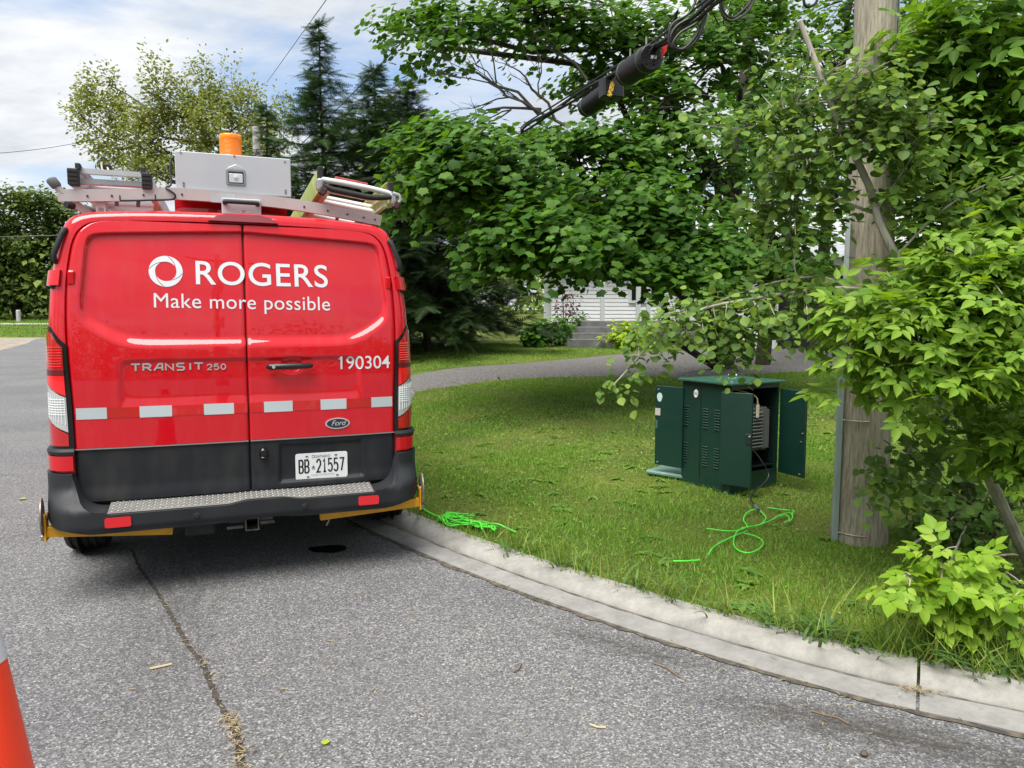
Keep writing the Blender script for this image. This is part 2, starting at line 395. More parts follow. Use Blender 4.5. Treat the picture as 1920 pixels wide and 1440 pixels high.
tag(sweep('kerb', [(-.07,-.2),(-.07,KH-.006),(-.03,KH),(.015,KH-.001),(.070,KH-.006),(.105,KH-.020),(.124,.030),(.133,.014),(.135,-.2)], CONC), kind='structure')
tag(sweep('gutter', [(.1385,-.15),(.1385,.017),(.155,.016),(.288,.006),(.293,-.15)], CONC2), kind='structure')
# dirt in the seam between kerb and gutter and between gutter and asphalt
def strip(name, o0, o1, z, m_a, jitter):
    rows = []
    for p, q in zip(KERB, kn):
        a = rng.uniform(-jitter, jitter); b_ = rng.uniform(-jitter, jitter)
        rows.append([(*(p+q*(o0+a)), z), (*(p+q*(o1+b_)), z)])
    return MB().grid(np.array(rows)).build(name, m_a)
tag(strip('gutter_edge_dirt', .286, .318, .0045, mat('edge_dirt', (.035,.033,.03), .95, col2=(.12,.10,.07), nscale=20), .014), kind='structure')

tag(strip('kerb_joint_dirt', .131, .147, .0178, mat('joint_grime', (.055,.050,.042), .95, col2=(.16,.15,.13), nscale=12), .006), kind='structure')
# crack running down the asphalt, with dry needles caught in it
cr_px = [(246,1030),(262,1066),(290,1105),(318,1150),(338,1185),(352,1210),(372,1235),(384,1255),(402,1300),(420,1335),(440,1370),(448,1400),(452,1440),(458,1500)]
crk = smooth_curve(np.array([on(x, y, 0) for x, y in cr_px]), .012); mb = MB(); rows = []
for i, p in enumerate(crk):
    wd = .004+.004*abs(math.sin(i*.37))+rng.uniform(0,.005) + .004*(i/len(crk)); j = rng.uniform(-.005,.005)
    rows.append([(p[0]-wd+j, p[1], .0042), (p[0]+wd+j, p[1], .0042)])
tag(mb.grid(np.array(rows)).build('road_crack', mat('crack_fill', (.022,.021,.020), .95, col2=(.055,.046,.034), nscale=30)), kind='structure')
def wobble(cx, cy, rx_, ry_, z, n, amp, seed, rot=0):
    r0 = np.random.default_rng(seed); ph = r0.uniform(0, 6.28, 6); th = np.linspace(0, 2*math.pi, n, endpoint=False)
    rr = 1+sum(amp/(k+1)*np.sin((k+1)*th+ph[k]) for k in range(6))
    a = rr*rx_*np.cos(th); b_ = rr*ry_*np.sin(th)
    return [(cx+x*math.cos(rot)-y*math.sin(rot), cy+x*math.sin(rot)+y*math.cos(rot), z) for x, y in zip(a, b_)]
op = on(612,1031,0); ol = wobble(op[0], op[1], .115, .085, .0045, 40, .16, 3)
tag(MB().add(ol, [tuple(range(len(ol)))]).build('oil_stain', mat('oil', (.008,.008,.009), .12, spec=.6)), kind='structure')
def stain(name, px_, py_, rx_, ry_, rot, col, amt, z):
    p = on(px_, py_, 0); m = mat(name, col, .9); t = m.node_tree; c = N(t,'ShaderNodeTexCoord'); ln = N(t,'ShaderNodeVectorMath', operation='LENGTH'); t.links.new(c.outputs['Object'], ln.inputs[0])
    r = N(t,'ShaderNodeMapRange'); r.inputs[1].default_value = 1.0; r.inputs[2].default_value = .15; t.links.new(ln.outputs['Value'], r.inputs[0])
    n = N(t,'ShaderNodeTexNoise'); n.inputs['Scale'].default_value = 5; n.inputs['Detail'].default_value = 9; n.inputs['Roughness'].default_value = .7; t.links.new(c.outputs['Object'], n.inputs[0])
    n_ = N(t,'ShaderNodeMapRange'); n_.inputs[1].default_value = .38; n_.inputs[2].default_value = .62; t.links.new(n.outputs[0], n_.inputs[0])
    mu = N(t,'ShaderNodeMath', operation='MULTIPLY'); t.links.new(r.outputs[0], mu.inputs[0]); t.links.new(n_.outputs[0], mu.inputs[1]); m2 = N(t,'ShaderNodeMath', operation='MULTIPLY'); m2.inputs[1].default_value = amt; t.links.new(mu.outputs[0], m2.inputs[0])
    t.links.new(m2.outputs[0], t.nodes['Principled BSDF'].inputs['Alpha'])
    o = MB().grid(np.array([[(-1,-1,0),(1,-1,0)],[(-1,1,0),(1,1,0)]])).build(name, m, None, loc=(p[0],p[1],z), rot=(0,0,rot)); o.scale = (rx_, ry_, 1); tag(o, kind='structure')
stain('dirt_stain', 1640, 1372, .75, .15, -.42, (.055,.046,.038), .85, .0046)
stain('dirt_stain', 1180, 1215, .55, .10, -.55, (.06,.052,.044), .6, .0046)
stain('tyre_mark', 330, 1120, .35, 1.6, .36, (.05,.05,.052), .35, .0040)
stain('tyre_mark', 880, 1330, 1.2, .35, -.5, (.26,.26,.255), .22, .0040)
for cp in ([(0,892),(60,890),(112,880)], [(276,1083),(300,1075),(345,1052),(372,1046)], [(0,1010),(40,1003),(70,1001)]):
    cc = smooth_curve(np.array([on(x, y, 0) for x, y in cp]), .012); rows = [[(p[0], p[1]-rng.uniform(.001,.0045), .0042), (p[0], p[1]+rng.uniform(.001,.0045), .0042)] for p in cc]
    tag(MB().grid(np.array(rows)).build('road_crack', bpy.data.materials['crack_fill']), kind='structure')

# gravel driveway across the lawn
GRAV = mat('gravel', (.05,.047,.044), .95, col2=(.21,.20,.19), nscale=24, ndetail=10, lo=.3, hi=.72, bump=.8, bscale=90)
nearE = np.array([(-3.35,12.3),(-2.9,12.45),(-2.2,12.7),(-.7,13.5),(.45,14.0),(2.0,14.1),(4,14.3),(7,15.5),(10,18),(12,22)])
farE = np.array([(-4.2,14.9),(-3.6,15.2),(-2.3,15.6),(-.6,16.5),(.6,17.5),(2.2,19.2),(3.6,20.2),(5,21),(6.5,22),(8,24)])
ne = smooth_curve(np.c_[nearE, np.zeros(10)], .3)[:, :2]; fe = smooth_curve(np.c_[farE, np.zeros(10)], .3)[:, :2]
k = 70; ii = np.linspace(0,1,k); A_ = np.array([ne[int(i*(len(ne)-1))] for i in ii]); B_ = np.array([fe[int(i*(len(fe)-1))] for i in ii])
Pd = np.array([[a*(1-s)+b_*s for s in np.linspace(0,1,9)] for a, b_ in zip(A_, B_)])
Pd[:,0] += rng.normal(0,.07,(k,2)); Pd[:,-1] += rng.normal(0,.05,(k,2))
dz = lawn_z(Pd[...,0], Pd[...,1])+.022; dz[:,0] -= .03; dz[:,-1] -= .03
o = MB().grid(np.concatenate([Pd, dz[...,None]], -1)).build('driveway', GRAV, smooth=True); tag(o, kind='structure')
def on_driveway(x, y):
    yn = np.interp(x, nearE[:,0], nearE[:,1]); yf = np.interp(x, farE[:,0], farE[:,1])
    return (y > yn-.05) & (y < yf+.05)

# far left: gravel shoulder, grass and a pale path beyond the road
def far_z(Y): return .01 + np.clip(Y-57, 0, 60)*.046
sx = [(-19,23),(-20,27),(-21.6,30.6),(-25,37),(-29,44),(-33,51),(-36,57.5)]
rows = [[(x-w_+rng.normal(0,.12), y-w_*.1, .006+.0*w_) for w_ in (0,8,20,60)] for x, y in sx]
tag(MB().grid(np.array(rows)).build('gravel_shoulder', mat('dirt_shoulder', (.16,.13,.10), .95, col2=(.33,.29,.24), nscale=1.5, ndetail=10, lo=.35, hi=.65)), kind='structure')
Xf, Yf = np.meshgrid(np.linspace(-160, 30, 30), np.linspace(57, 130, 20))
Zf = far_z(Yf)
tag(MB().grid(np.stack([Xf, Yf, Zf], -1)).build('far_lawn', LAWN, smooth=True), kind='structure')
mb = MB(); mb.grid(np.array([[(x, y, float(far_z(y))+.07) for x in (-90,-50,-15)] for y in (74,76.5)]))
tag(mb.build('path', mat('pale_path', (.42,.40,.36), .9, col2=(.3,.29,.26), nscale=3)), kind='structure')
# ------------------------------------------------------------------ the van
VA = R_(21.0); VO = (-1.520, 4.183, 0)
van = empty('work_van', VO, VA)
tag(van, 'red service van with white lettering on its rear doors and a loaded roof rack', 'van')

def paint():
    m = mat('red_paint', (.52,.0045,.013), .5, coat=1.0, spec=.05); b = m.node_tree.nodes['Principled BSDF']
    b.inputs['Coat Roughness'].default_value = .02; b.inputs['Coat IOR'].default_value = 1.55
    t = m.node_tree; c = N(t,'ShaderNodeTexCoord'); mp_ = N(t,'ShaderNodeMapping'); mp_.inputs['Scale'].default_value = (5,1,1.1); t.links.new(c.outputs['Object'], mp_.inputs[0])
    nd = N(t,'ShaderNodeTexNoise'); nd.inputs['Scale'].default_value = 2.2; nd.inputs['Detail'].default_value = 10; nd.inputs['Roughness'].default_value = .65; t.links.new(mp_.outputs[0], nd.inputs[0])
    rd = N(t,'ShaderNodeMapRange'); rd.inputs[1].default_value = .48; rd.inputs[2].default_value = .80; rd.inputs[4].default_value = .08; t.links.new(nd.outputs[0], rd.inputs[0])
    md = N(t,'ShaderNodeMixRGB'); md.inputs[1].default_value = (.52,.0045,.013,1); md.inputs[2].default_value = (.30,.20,.16,1); t.links.new(rd.outputs[0], md.inputs[0]); t.links.new(md.outputs[0], b.inputs['Base Color'])
    rr2 = N(t,'ShaderNodeMapRange'); rr2.inputs[1].default_value = .40; rr2.inputs[2].default_value = .75; rr2.inputs[3].default_value = .015; rr2.inputs[4].default_value = .06; t.links.new(nd.outputs[0], rr2.inputs[0]); t.links.new(rr2.outputs[0], b.inputs['Coat Roughness'])
    n = N(t,'ShaderNodeTexNoise'); n.inputs['Scale'].default_value = 3.2; n.inputs['Detail'].default_value = 3
    t.links.new(c.outputs['Object'], n.inputs[0]); bp = N(t,'ShaderNodeBump'); bp.inputs['Strength'].default_value = .05; bp.inputs['Distance'].default_value = .03
    t.links.new(n.outputs[0], bp.inputs['Height']); t.links.new(bp.outputs[0], b.inputs['Coat Normal']); return m
RED = paint()
PLAST = mat('dark_plastic', (.011,.0125,.016), .55, spec=.35, col2=(.021,.023,.026), nscale=4, bump=.12, bscale=220, bdist=.001)
CLAD = mat('door_plastic', (.010,.012,.016), .5, spec=.35, col2=(.028,.028,.027), nscale=5, ndetail=9, lo=.42, hi=.75, stretch=(1.6,1,.6), bump=.1, bscale=200, bdist=.001)
BLACK = mat('black_rubber', (.010,.010,.011), .7)
GLOSSB = mat('gloss_black', (.006,.006,.007), .15, spec=.5)
CHROME = mat('chrome', (.72,.73,.75), .25, metal=.7)
ALU = mat('aluminium', (.62,.62,.64), .42, metal=.75, col2=(.50,.50,.52), nscale=6, stretch=(1,1,1))
WHITEP = mat('white_paint', (.68,.69,.71), .45)
BOXW = mat('toolbox_white', (.44,.455,.49), .38, coat=.15, col2=(.40,.415,.45), nscale=2.5)
DECAL = mat('white_decal', (.60,.63,.66), .35, coat=.2)
SILV = mat('silver_tape', (.42,.47,.49), .4, coat=.2)
REDTAPE = mat('red_tape', (.42,.010,.006), .3, coat=.3)
LRED = mat('lens_red', (.42,.006,.010), .12, coat=1); LBR = mat('lens_bright_red', (.75,.008,.012), .1, coat=1)
LDK = mat('lens_dark_red', (.11,.006,.012), .3, coat=.25)
LCLR = mat('lens_clear', (.55,.57,.57), .2, metal=.35, coat=1)
YEL = mat('yellow_paint', (.72,.36,.012), .42, col2=(.55,.26,.015), nscale=9, lo=.45, hi=.8)
STEEL = mat('worn_steel', (.20,.17,.14), .5, metal=.6, col2=(.32,.29,.26), nscale=14)
RECV = mat('hitch_steel', (.05,.048,.045), .6, col2=(.14,.13,.12), nscale=18)
TREAD = mat('tread_metal', (.25,.245,.235), .5, metal=.4, col2=(.18,.175,.17), nscale=7)

PROF_O = [(.98,.42),(.986,.7),(.988,1.0),(.984,1.3),(.974,1.55),(.957,1.72),(.930,1.88),(.900,1.97),(.862,2.035),(.80,2.066),(.70,2.082),(.5,2.096),(.25,2.103),(0,2.105)]
PROF_I = [(.868,.42),(.868,.7),(.870,1.0),(.880,1.3),(.882,1.5),(.873,1.70),(.852,1.86),(.826,1.945),(.79,1.99),(.742,2.014),(.66,2.024),(.48,2.033),(.25,2.038),(0,2.039)]
def resam(P, n=44):
    P = np.array(P); t = np.arange(len(P)); Q = np.vstack([2*P[0]-P[1], P, 2*P[-1]-P[-2]]); o = []
    for x in np.linspace(0, len(P)-1-1e-9, n):
        i = int(x); u = x-i; a, b, c, d = Q[i:i+4]
        o.append(.5*((2*b)+(c-a)*u+(2*a-5*b+4*c-d)*u*u+(3*b-a-3*c+d)*u**3))
    return np.array(o)
PO = resam(PROF_O); PI = resam(PROF_I)
PO = np.vstack([PO*[-1,1], PO[-2::-1]]); PI = np.vstack([PI*[-1,1], PI[-2::-1]])    # full outline, left bottom over the roof to right bottom
def lean(z): t = np.clip((np.asarray(z, float)-1.1)/.95, 0, 1.05); return .12*t*t
def S(u, z): return lean(z) + .030*np.abs(np.asarray(u, float)/.87)**3.2
oz = np.array([p[1] for p in PROF_I]); 
PIr = resam(PROF_I, 200)
def u_out(z): return np.interp(z, PIr[:,1], PIr[:,0])

# shell: rounded rear ring, straight sides, cab and bonnet
secs = []
base_y = S(PI[:,0], PI[:,1])
def ring(u, y, z): return np.stack([u, y, z], -1)
secs.append(ring(PI[:,0]*.985, base_y+.05, PI[:,1]-.01))
for t in np.linspace(0, 1, 9):
    s_ = math.sin(t*math.pi/2)**.8; c_ = 1-math.cos(t*math.pi/2)**.8
    roofness = sstep(1.8, 2.05, PO[:,1]); bdep = .17*(1-roofness)+.10*roofness
    p = PI+(PO-PI)*s_
    secs.append(ring(p[:,0], base_y+bdep*c_, p[:,1]))
for y in (.5, 1.2, 2.2, 3.2): secs.append(ring(PO[:,0], np.full(len(PO), y)+lean(PO[:,1])*(.35 if y < .8 else 0), PO[:,1]))
for y, zt, wf in ((3.6,2.09,1.0),(3.9,2.02,.99),(4.2,1.80,.98),(4.5,1.52,.97),(4.7,1.32,.96),(5.0,1.20,.94),(5.25,1.08,.90),(5.42,.90,.83),(5.48,.62,.78)):
    z = np.where(PO[:,1] > .9 if zt > 1.0 else PO[:,1] > .5, 0, 0) + .42+(PO[:,1]-.42)*(zt-.42)/(2.105-.42)
    secs.append(ring(PO[:,0]*wf, np.full(len(PO), y), z))
mb = MB().grid(np.array(secs)); k = len(PO)
mb.add(secs[-1], [tuple(range(k))])
mb.build('body', RED, van, smooth=True, sharp=50)
mb = MB(); mb.box((0, 2.75, .40), (1.9, 5.2, .05)); mb.grid(np.array([[(u, float(S(u,z))+.045, z) for u in np.linspace(-.9*float(u_out(z)),.9*float(u_out(z)),8)] for z in np.linspace(.45,2.03,20)])); mb.build('underbody', BLACK, van)
# cab glass
def patch(y0, y1, i0, i1, off):
    rows = []
    for y in np.linspace(y0, y1, 8):
        zt = np.interp(y, [3.2,3.6,3.9,4.2,4.5,4.7], [2.105,2.09,2.02,1.80,1.52,1.32]); wf = np.interp(y, [3.6,3.9,4.2,4.5,4.7],[1,.99,.98,.97,.96])
        z = .42+(PO[i0:i1,1]-.42)*(zt-.42)/(2.105-.42); rows.append(np.stack([PO[i0:i1,0]*wf*(1+off), np.full(i1-i0, y), z*(1+off*.3)], -1))
    return np.array(rows)
GLASS = mat('dark_glass', (.012,.015,.017), .05, spec=.6)
for a, b in ((14, 24), (k-24, k-14)): MB().grid(patch(3.35, 4.15, a, b, .006)).build('cab_window', GLASS, van, smooth=True)
MB().grid(patch(3.95, 4.62, 34, k-34, .006)+np.array([0,.01,.012])).build('windscreen', GLASS, van, smooth=True)
for s in (-1, 1):
    mb = MB(); mb.box((s*1.10, 4.15, 1.38), (.20,.10,.30), ch=.03); mb.bar([(s*.95,4.2,1.25),(s*1.08,4.15,1.27)], .05,.05); mb.build('side_mirror', PLAST, van)

# rear doors ---------------------------------------------------------
SEAM = .018
def softmax_rec(u, z):
    a = np.abs(u-.012)
    d = [z-1.978+.050*a, a-.803+.10*np.clip(z-1.6,0,1)+0*z, .55*(a-.60)-.835*(z-1.395), 1.397-z]
    wd = [.018,.022,.064,.060]; k_ = 40.
    E_ = [np.exp(np.clip(k_*q, -60, 60)) for q in d]; tot = sum(E_)
    D_ = np.log(tot)/k_; W_ = sum(e*w_ for e, w_ in zip(E_, wd))/tot
    r1 = .026*(1-sstep(0, 1, D_/W_))
    d2 = [z-1.255, a-.62, 1.075-z]; wd2 = [.024,.035,.085]
    E_ = [np.exp(np.clip(45*q, -60, 60)) for q in d2]; tot = sum(E_); D_ = np.log(tot)/45; W_ = sum(e*w_ for e, w_ in zip(E_, wd2))/tot
    r2 = .013*(1-sstep(0, 1, D_/W_))
    dish = .011*(1-sstep(.55, 1, np.hypot((u-.265)/.068, (z-1.226)/.052)))
    return r1+r2+dish
def SD(u, z): return S(u, z)+softmax_rec(np.asarray(u, float), np.asarray(z, float))
def SC(u, z):
    u = np.asarray(u, float); z = np.asarray(z, float)
    d = np.maximum(np.abs(u-.42)-.238+.03*(z-.65), np.abs(z-.655)-.108)
    return S(u, z) + .004 + .018*(1-sstep(0, .02, d+.01)) - .008*sstep(.60,.52,z)
def doorgrid(zs, side, surf):
    rows = []
    for z in zs:
        uo = (u_out(z)-.008)*side; ui = SEAM+.0035*side
        u = ui+(uo-ui)*np.linspace(0, 1, 110); y = surf(u, np.full_like(u, z))
        e = np.minimum(np.abs(u-ui), np.abs(u-uo)); y = y+.007*(1-sstep(0, .014, e)); rows.append(np.stack([u, y, np.full_like(u, z)], -1))
    P = np.array(rows)
    fr = P.copy(); 
    P = np.concatenate([(P[0:1]+[0,.03,0]), P, (P[-1:]+[0,.03,0])]); P = np.concatenate([P[:,0:1]+[0,.03,0], P, P[:,-1:]+[0,.03,0]], 1)
    return P
zs_d = np.concatenate([np.linspace(.803,1.9,125), np.linspace(1.905,2.0,22), np.linspace(2.002,2.0285,12)]); zs_c = np.linspace(.512,.795,40)
doors = {}
for s in (-1, 1):
    d = MB().grid(doorgrid(zs_d, s, SD)).build('rear_door', RED, van, smooth=True, sharp=70); doors[s] = d
    cl = MB().grid(doorgrid(zs_c, s, SC)).build('door_cladding', CLAD, d, smooth=True, sharp=70)
MB().grid(np.array([[(u, float(S(u,.8))+.03, z) for u in np.linspace(-.866,.866,9)] for z in (.48,.52,.85,1.2)])).build('door_sill', BLACK, van)
trim = MB().bar([(u, float(S(u,.8))-.001, .7985) for u in np.linspace(-.860,SEAM-.006,12)], .012,.005).bar([(u, float(S(u,.8))-.001, .7985) for u in np.linspace(SEAM+.006,.860,12)], .012,.005).build('trim_strip', mat('trim_grey',(.20,.20,.21),.4), van)

def decal(name, V2, Fs, u0, z0, m_, parent, surf=SD, off=.0022, shear=0.0, th=0.0):
    V2 = np.asarray(V2, float); u = u0+V2[:,0]+shear*V2[:,1]; z = z0+V2[:,1]; y = surf(u, z)-off
    me = bpy.data.meshes.new(name); V = np.stack([u, y, z], -1)
    if th:
        n = len(V); V = np.vstack([V, V-[0,th,0]]); F2 = [tuple(i+n for i in f) for f in Fs]
        ed = {}
        for f in Fs:
            for i in range(len(f)):
                a, b = f[i], f[(i+1)%len(f)]; kk = (min(a,b), max(a,b)); ed[kk] = ed.get(kk, []) + [(a,b)]
        sides = [(v[0][0], v[0][1], v[0][1]+n, v[0][0]+n) for v in ed.values() if len(v) == 1]
        Fs = F2+sides
    me.from_pydata(V.tolist(), [], [tuple(f) for f in Fs]); me.materials.append(m_)
    return link(name, me, parent)
T_ = np.array(font_text('ROGERS', .722, .130, .008, 1.06)[0]); F_ = font_text('ROGERS', .722, .130, .008, 1.06)[1]
tilt = lambda V, s_: np.c_[V[:,0], V[:,1]+s_*V[:,0]]
decal('lettering', tilt(T_, -.010), F_, -.236, 1.690, DECAL, van)
T_, F_ = font_text('Make more possible', .945, .080, 0, 1.04); decal('lettering', tilt(T_, -.014), F_, -.452, 1.558, DECAL, van)
T_, F_ = font_text('190304', .298, .076, .004, 1.0); 
decal('lettering', tilt(T_, .0), F_, .541, 1.197, DECAL, doors[1])
decal('lettering', [(0,.076),(0,.060),(-.016,.056),(-.016,.064)], [(0,1,2,3)], .547, 1.197, DECAL, doors[1])
# ring emblem: four overlapping crescents
Ro = .0855; V2 = []; F2 = []
r_in = lambda f: 1-.37*math.sin(min(max(f,0)/.62,1)*math.pi/2)**.9
for q in range(4):
    n = 26; b0 = len(V2)
    for i in range(n+1):
        f = 1.22*i/n; a = math.radians(172-90*q-f*125); ri = r_in(f); ro = 1.0 if f < .72 else max(ri, r_in(f-.72)-.045)
        V2 += [(Ro*ro*math.cos(a), Ro*ro*math.sin(a)), (Ro*ri*math.cos(a), Ro*ri*math.sin(a))]
    for i in range(n): F2.append((b0+2*i, b0+2*i+1, b0+2*i+3, b0+2*i+2))
decal('ring_emblem', V2, F2, -.388, 1.757, DECAL, doors[-1])
# chrome model badge
V2, F2 = stroke_text('TRANSIT', .036, 1.62, .0085, .93); V2[:,0] *= .355/V2[:,0].max(); decal('badge', V2, F2, -.570, 1.214, mat('badge_chrome',(.66,.66,.68),.28,metal=.8), doors[-1], th=.004, off=0, shear=-.0)
V2, F2 = stroke_text('250', .030, 1.2, .006, .95); V2[:,0] *= .098/V2[:,0].max(); decal('badge', V2, F2, -.192, 1.212, bpy.data.materials['badge_chrome'], doors[-1], th=.004, off=0)
# reflective tape
for u0, u1, sd_ in ((-.847,-.70,-1),(-.541,-.38,-1),(-.217,-.06,-1),(.102,.26,1),(.419,.570,1),(.720,.850,1)):
    us = np.linspace(u0, u1, 6); zb = .960; 
    decal('reflective_tape', [(u-u0, h) for u in us for h in (0,.061)], [(2*i,2*i+2,2*i+3,2*i+1) for i in range(5)], u0, zb, SILV, doors[sd_])
for u0, u1, sd_ in ((-.70,-.541,-1),(-.38,-.217,-1),(-.06,.012,-1),(.026,.102,1),(.26,.419,1),(.570,.720,1)):
    us = np.linspace(u0+.001, u1-.001, 6)
    decal('red_tape', [(u-u0, h) for u in us for h in (0,.055)], [(2*i,2*i+2,2*i+3,2*i+1) for i in range(5)], u0, .963, REDTAPE if u0 in (-.70,.570) else mat('red_tape_faint',(.50,.008,.012),.3,coat=1) , doors[sd_], off=.0018)
# oval badge
th = np.linspace(0, 2*math.pi, 40, endpoint=False)
ov = [(.072*math.cos(a), .033*math.sin(a)) for a in th]
decal('oval_badge', ov, [tuple(range(40))], .515, .875, CHROME, doors[1], th=.006, off=0)
ov2 = [(.064*math.cos(a), .0268*math.sin(a)) for a in th]; ob = decal('oval_badge', ov2, [tuple(range(40))], .515, .875, mat('badge_navy',(.006,.010,.030),.15,coat=1), doors[1], off=.0068)
T_, F_ = font_text('Ford', .078, .030, .006, .95); decal('badge_script', T_, F_, .479, .863, CHROME, doors[1], off=.0078, shear=.35)
# handle
hb = MB(); yy = float(S(.25,1.22))
hb.tube([(.128,yy-.012,1.222),(.14,yy-.026,1.222),(.20,yy-.034,1.223),(.30,yy-.034,1.224),(.36,yy-.024,1.224),(.374,yy-.01,1.224)], [.012,.0175,.018,.0175,.016,.010], n=14)
h_ = hb.build('handle', mat('handle_black',(.012,.012,.014),.35), doors[1], smooth=True)
MB().lathe([(.009,0),(.009,.004)], 14, (.158,yy-.0505,1.222), Matrix.Rotation(R_(90),3,'X')).build('lock', CHROME, h_)
kb = MB(); ky = float(SC(.091,.73)); kb.box((.091,ky-.012,.728),(.044,.05,.055),ch=.012); kb.box((.091,ky-.02,.700),(.040,.035,.02),ch=.008); kb.build('door_knob', GLOSSB, doors[1], smooth=True)

# licence plate
pl = empty('licence_plate', (0,0,0)); pl.parent = van
rr_ = .014; pu, pz, pw, ph = .268, .5455, .302, .1575
def rrect(u0, z0, w_, h_, r, n=5):
    o_ = []
    for cx, cy, a in ((u0+w_-r,z0+r,-90),(u0+w_-r,z0+h_-r,0),(u0+r,z0+h_-r,90),(u0+r,z0+r,180)):
        for i in range(n+1): t = math.radians(a+90*i/n); o_.append((cx+r*math.cos(t), cy+r*math.sin(t)))
    return o_
py_ = float(SC(.42,.62))-.012; PLW = mat('plate_white', (.66,.68,.69), .4, coat=.2)
pp = rrect(pu, pz, pw, ph, rr_)
MB().prism([(u,py_,z) for u,z in pp], [(u,py_+.003,z) for u,z in pp]).build('plate', PLW, pl, bevel=.001)
flat = lambda u, z: np.full(np.shape(u), py_)
V2, F2 = stroke_text('BB', .076, .47, .0088, .92); decal('lettering', V2, F2, pu+.021, pz+.042, GLOSSB, pl, flat, .0012)
V2, F2 = stroke_text('21557', .076, .47, .0088, .92); V2[:,0] *= 1.02; decal('lettering', V2, F2, pu+.122, pz+.042, GLOSSB, pl, flat, .0012)
T_, F_ = font_text('ONTARIO', .092, .0150, .002, 1.05); decal('lettering', T_, F_, pu+.108, pz+.128, mat('plate_ink',(.03,.035,.05),.5), pl, flat, .0012)
T_, F_ = font_text('O', .0155, .0185, .002); decal('lettering', T_, F_, pu+.094, pz+.127, bpy.data.materials['plate_ink'], pl, flat, .0012)
T_, F_ = font_text('YOURS TO DISCOVER', .135, .0085, 0); decal('lettering', T_, F_, pu+.087, pz+.021, mat('plate_blue',(.22,.27,.42),.5), pl, flat, .0012)
V2, F2 = strokes([[(0,0),(.018,0)],[(.001,.004),(.004,.014),(.009,.006),(.014,.014),(.017,.004)],[(.009,.006),(.009,.024)]], .003); decal('crown_mark', V2, F2, pu+.093, pz+.062, GLOSSB, pl, flat, .0012)
for u, z in ((.066,.139),(.234,.139),(.070,.017),(.240,.017)): MB().box((pu+u, py_-.002, pz+z), (.016,.004,.006), ch=.002).build('bolt', BLACK, pl)

# tail lights: on the rounded corner
def corner(s, t, z, off=0.0):
    """t 0..1 from the door edge round to the body side"""
    uo = np.interp(z, [p[1] for p in PROF_O[:9]], [p[0] for p in PROF_O[:9]]); ui = u_out(z)
    s_ = math.sin(t*math.pi/2)**.8; c_ = 1-math.cos(t*math.pi/2)**.8
    u = ui+(uo-ui)*s_; y = float(S(ui, z))+.17*c_
    return (s*(u+off*math.sin(t*1.5708)), y-off*math.cos(t*1.5708), z)
def lens(name, s, tz, m_, off, parent, nt=7, nz=9):
    """tz: function (a,b in 0..1) -> (t, z)"""
    g = [[corner(s, *tz(a, b), off) for a in np.linspace(0,1,nt)] for b in np.linspace(0,1,nz)]
    P = np.array(g); bk = np.array([[corner(s, *tz(a, b), off-.012) for a in np.linspace(0,1,nt)] for b in np.linspace(0,1,nz)])
    P = np.concatenate([bk[0:1], P, bk[-1:]]); side0 = np.concatenate([bk[0:1,0:1], bk[:,0:1], bk[-1:,0:1]]); side1 = np.concatenate([bk[0:1,-1:], bk[:,-1:], bk[-1:,-1:]])
    P = np.concatenate([side0, P, side1], 1)
    return MB().grid(P, flip=s < 0).build(name, m_, parent, smooth=True, sharp=45)
lerp = lambda a, b, t: a+(b-a)*t
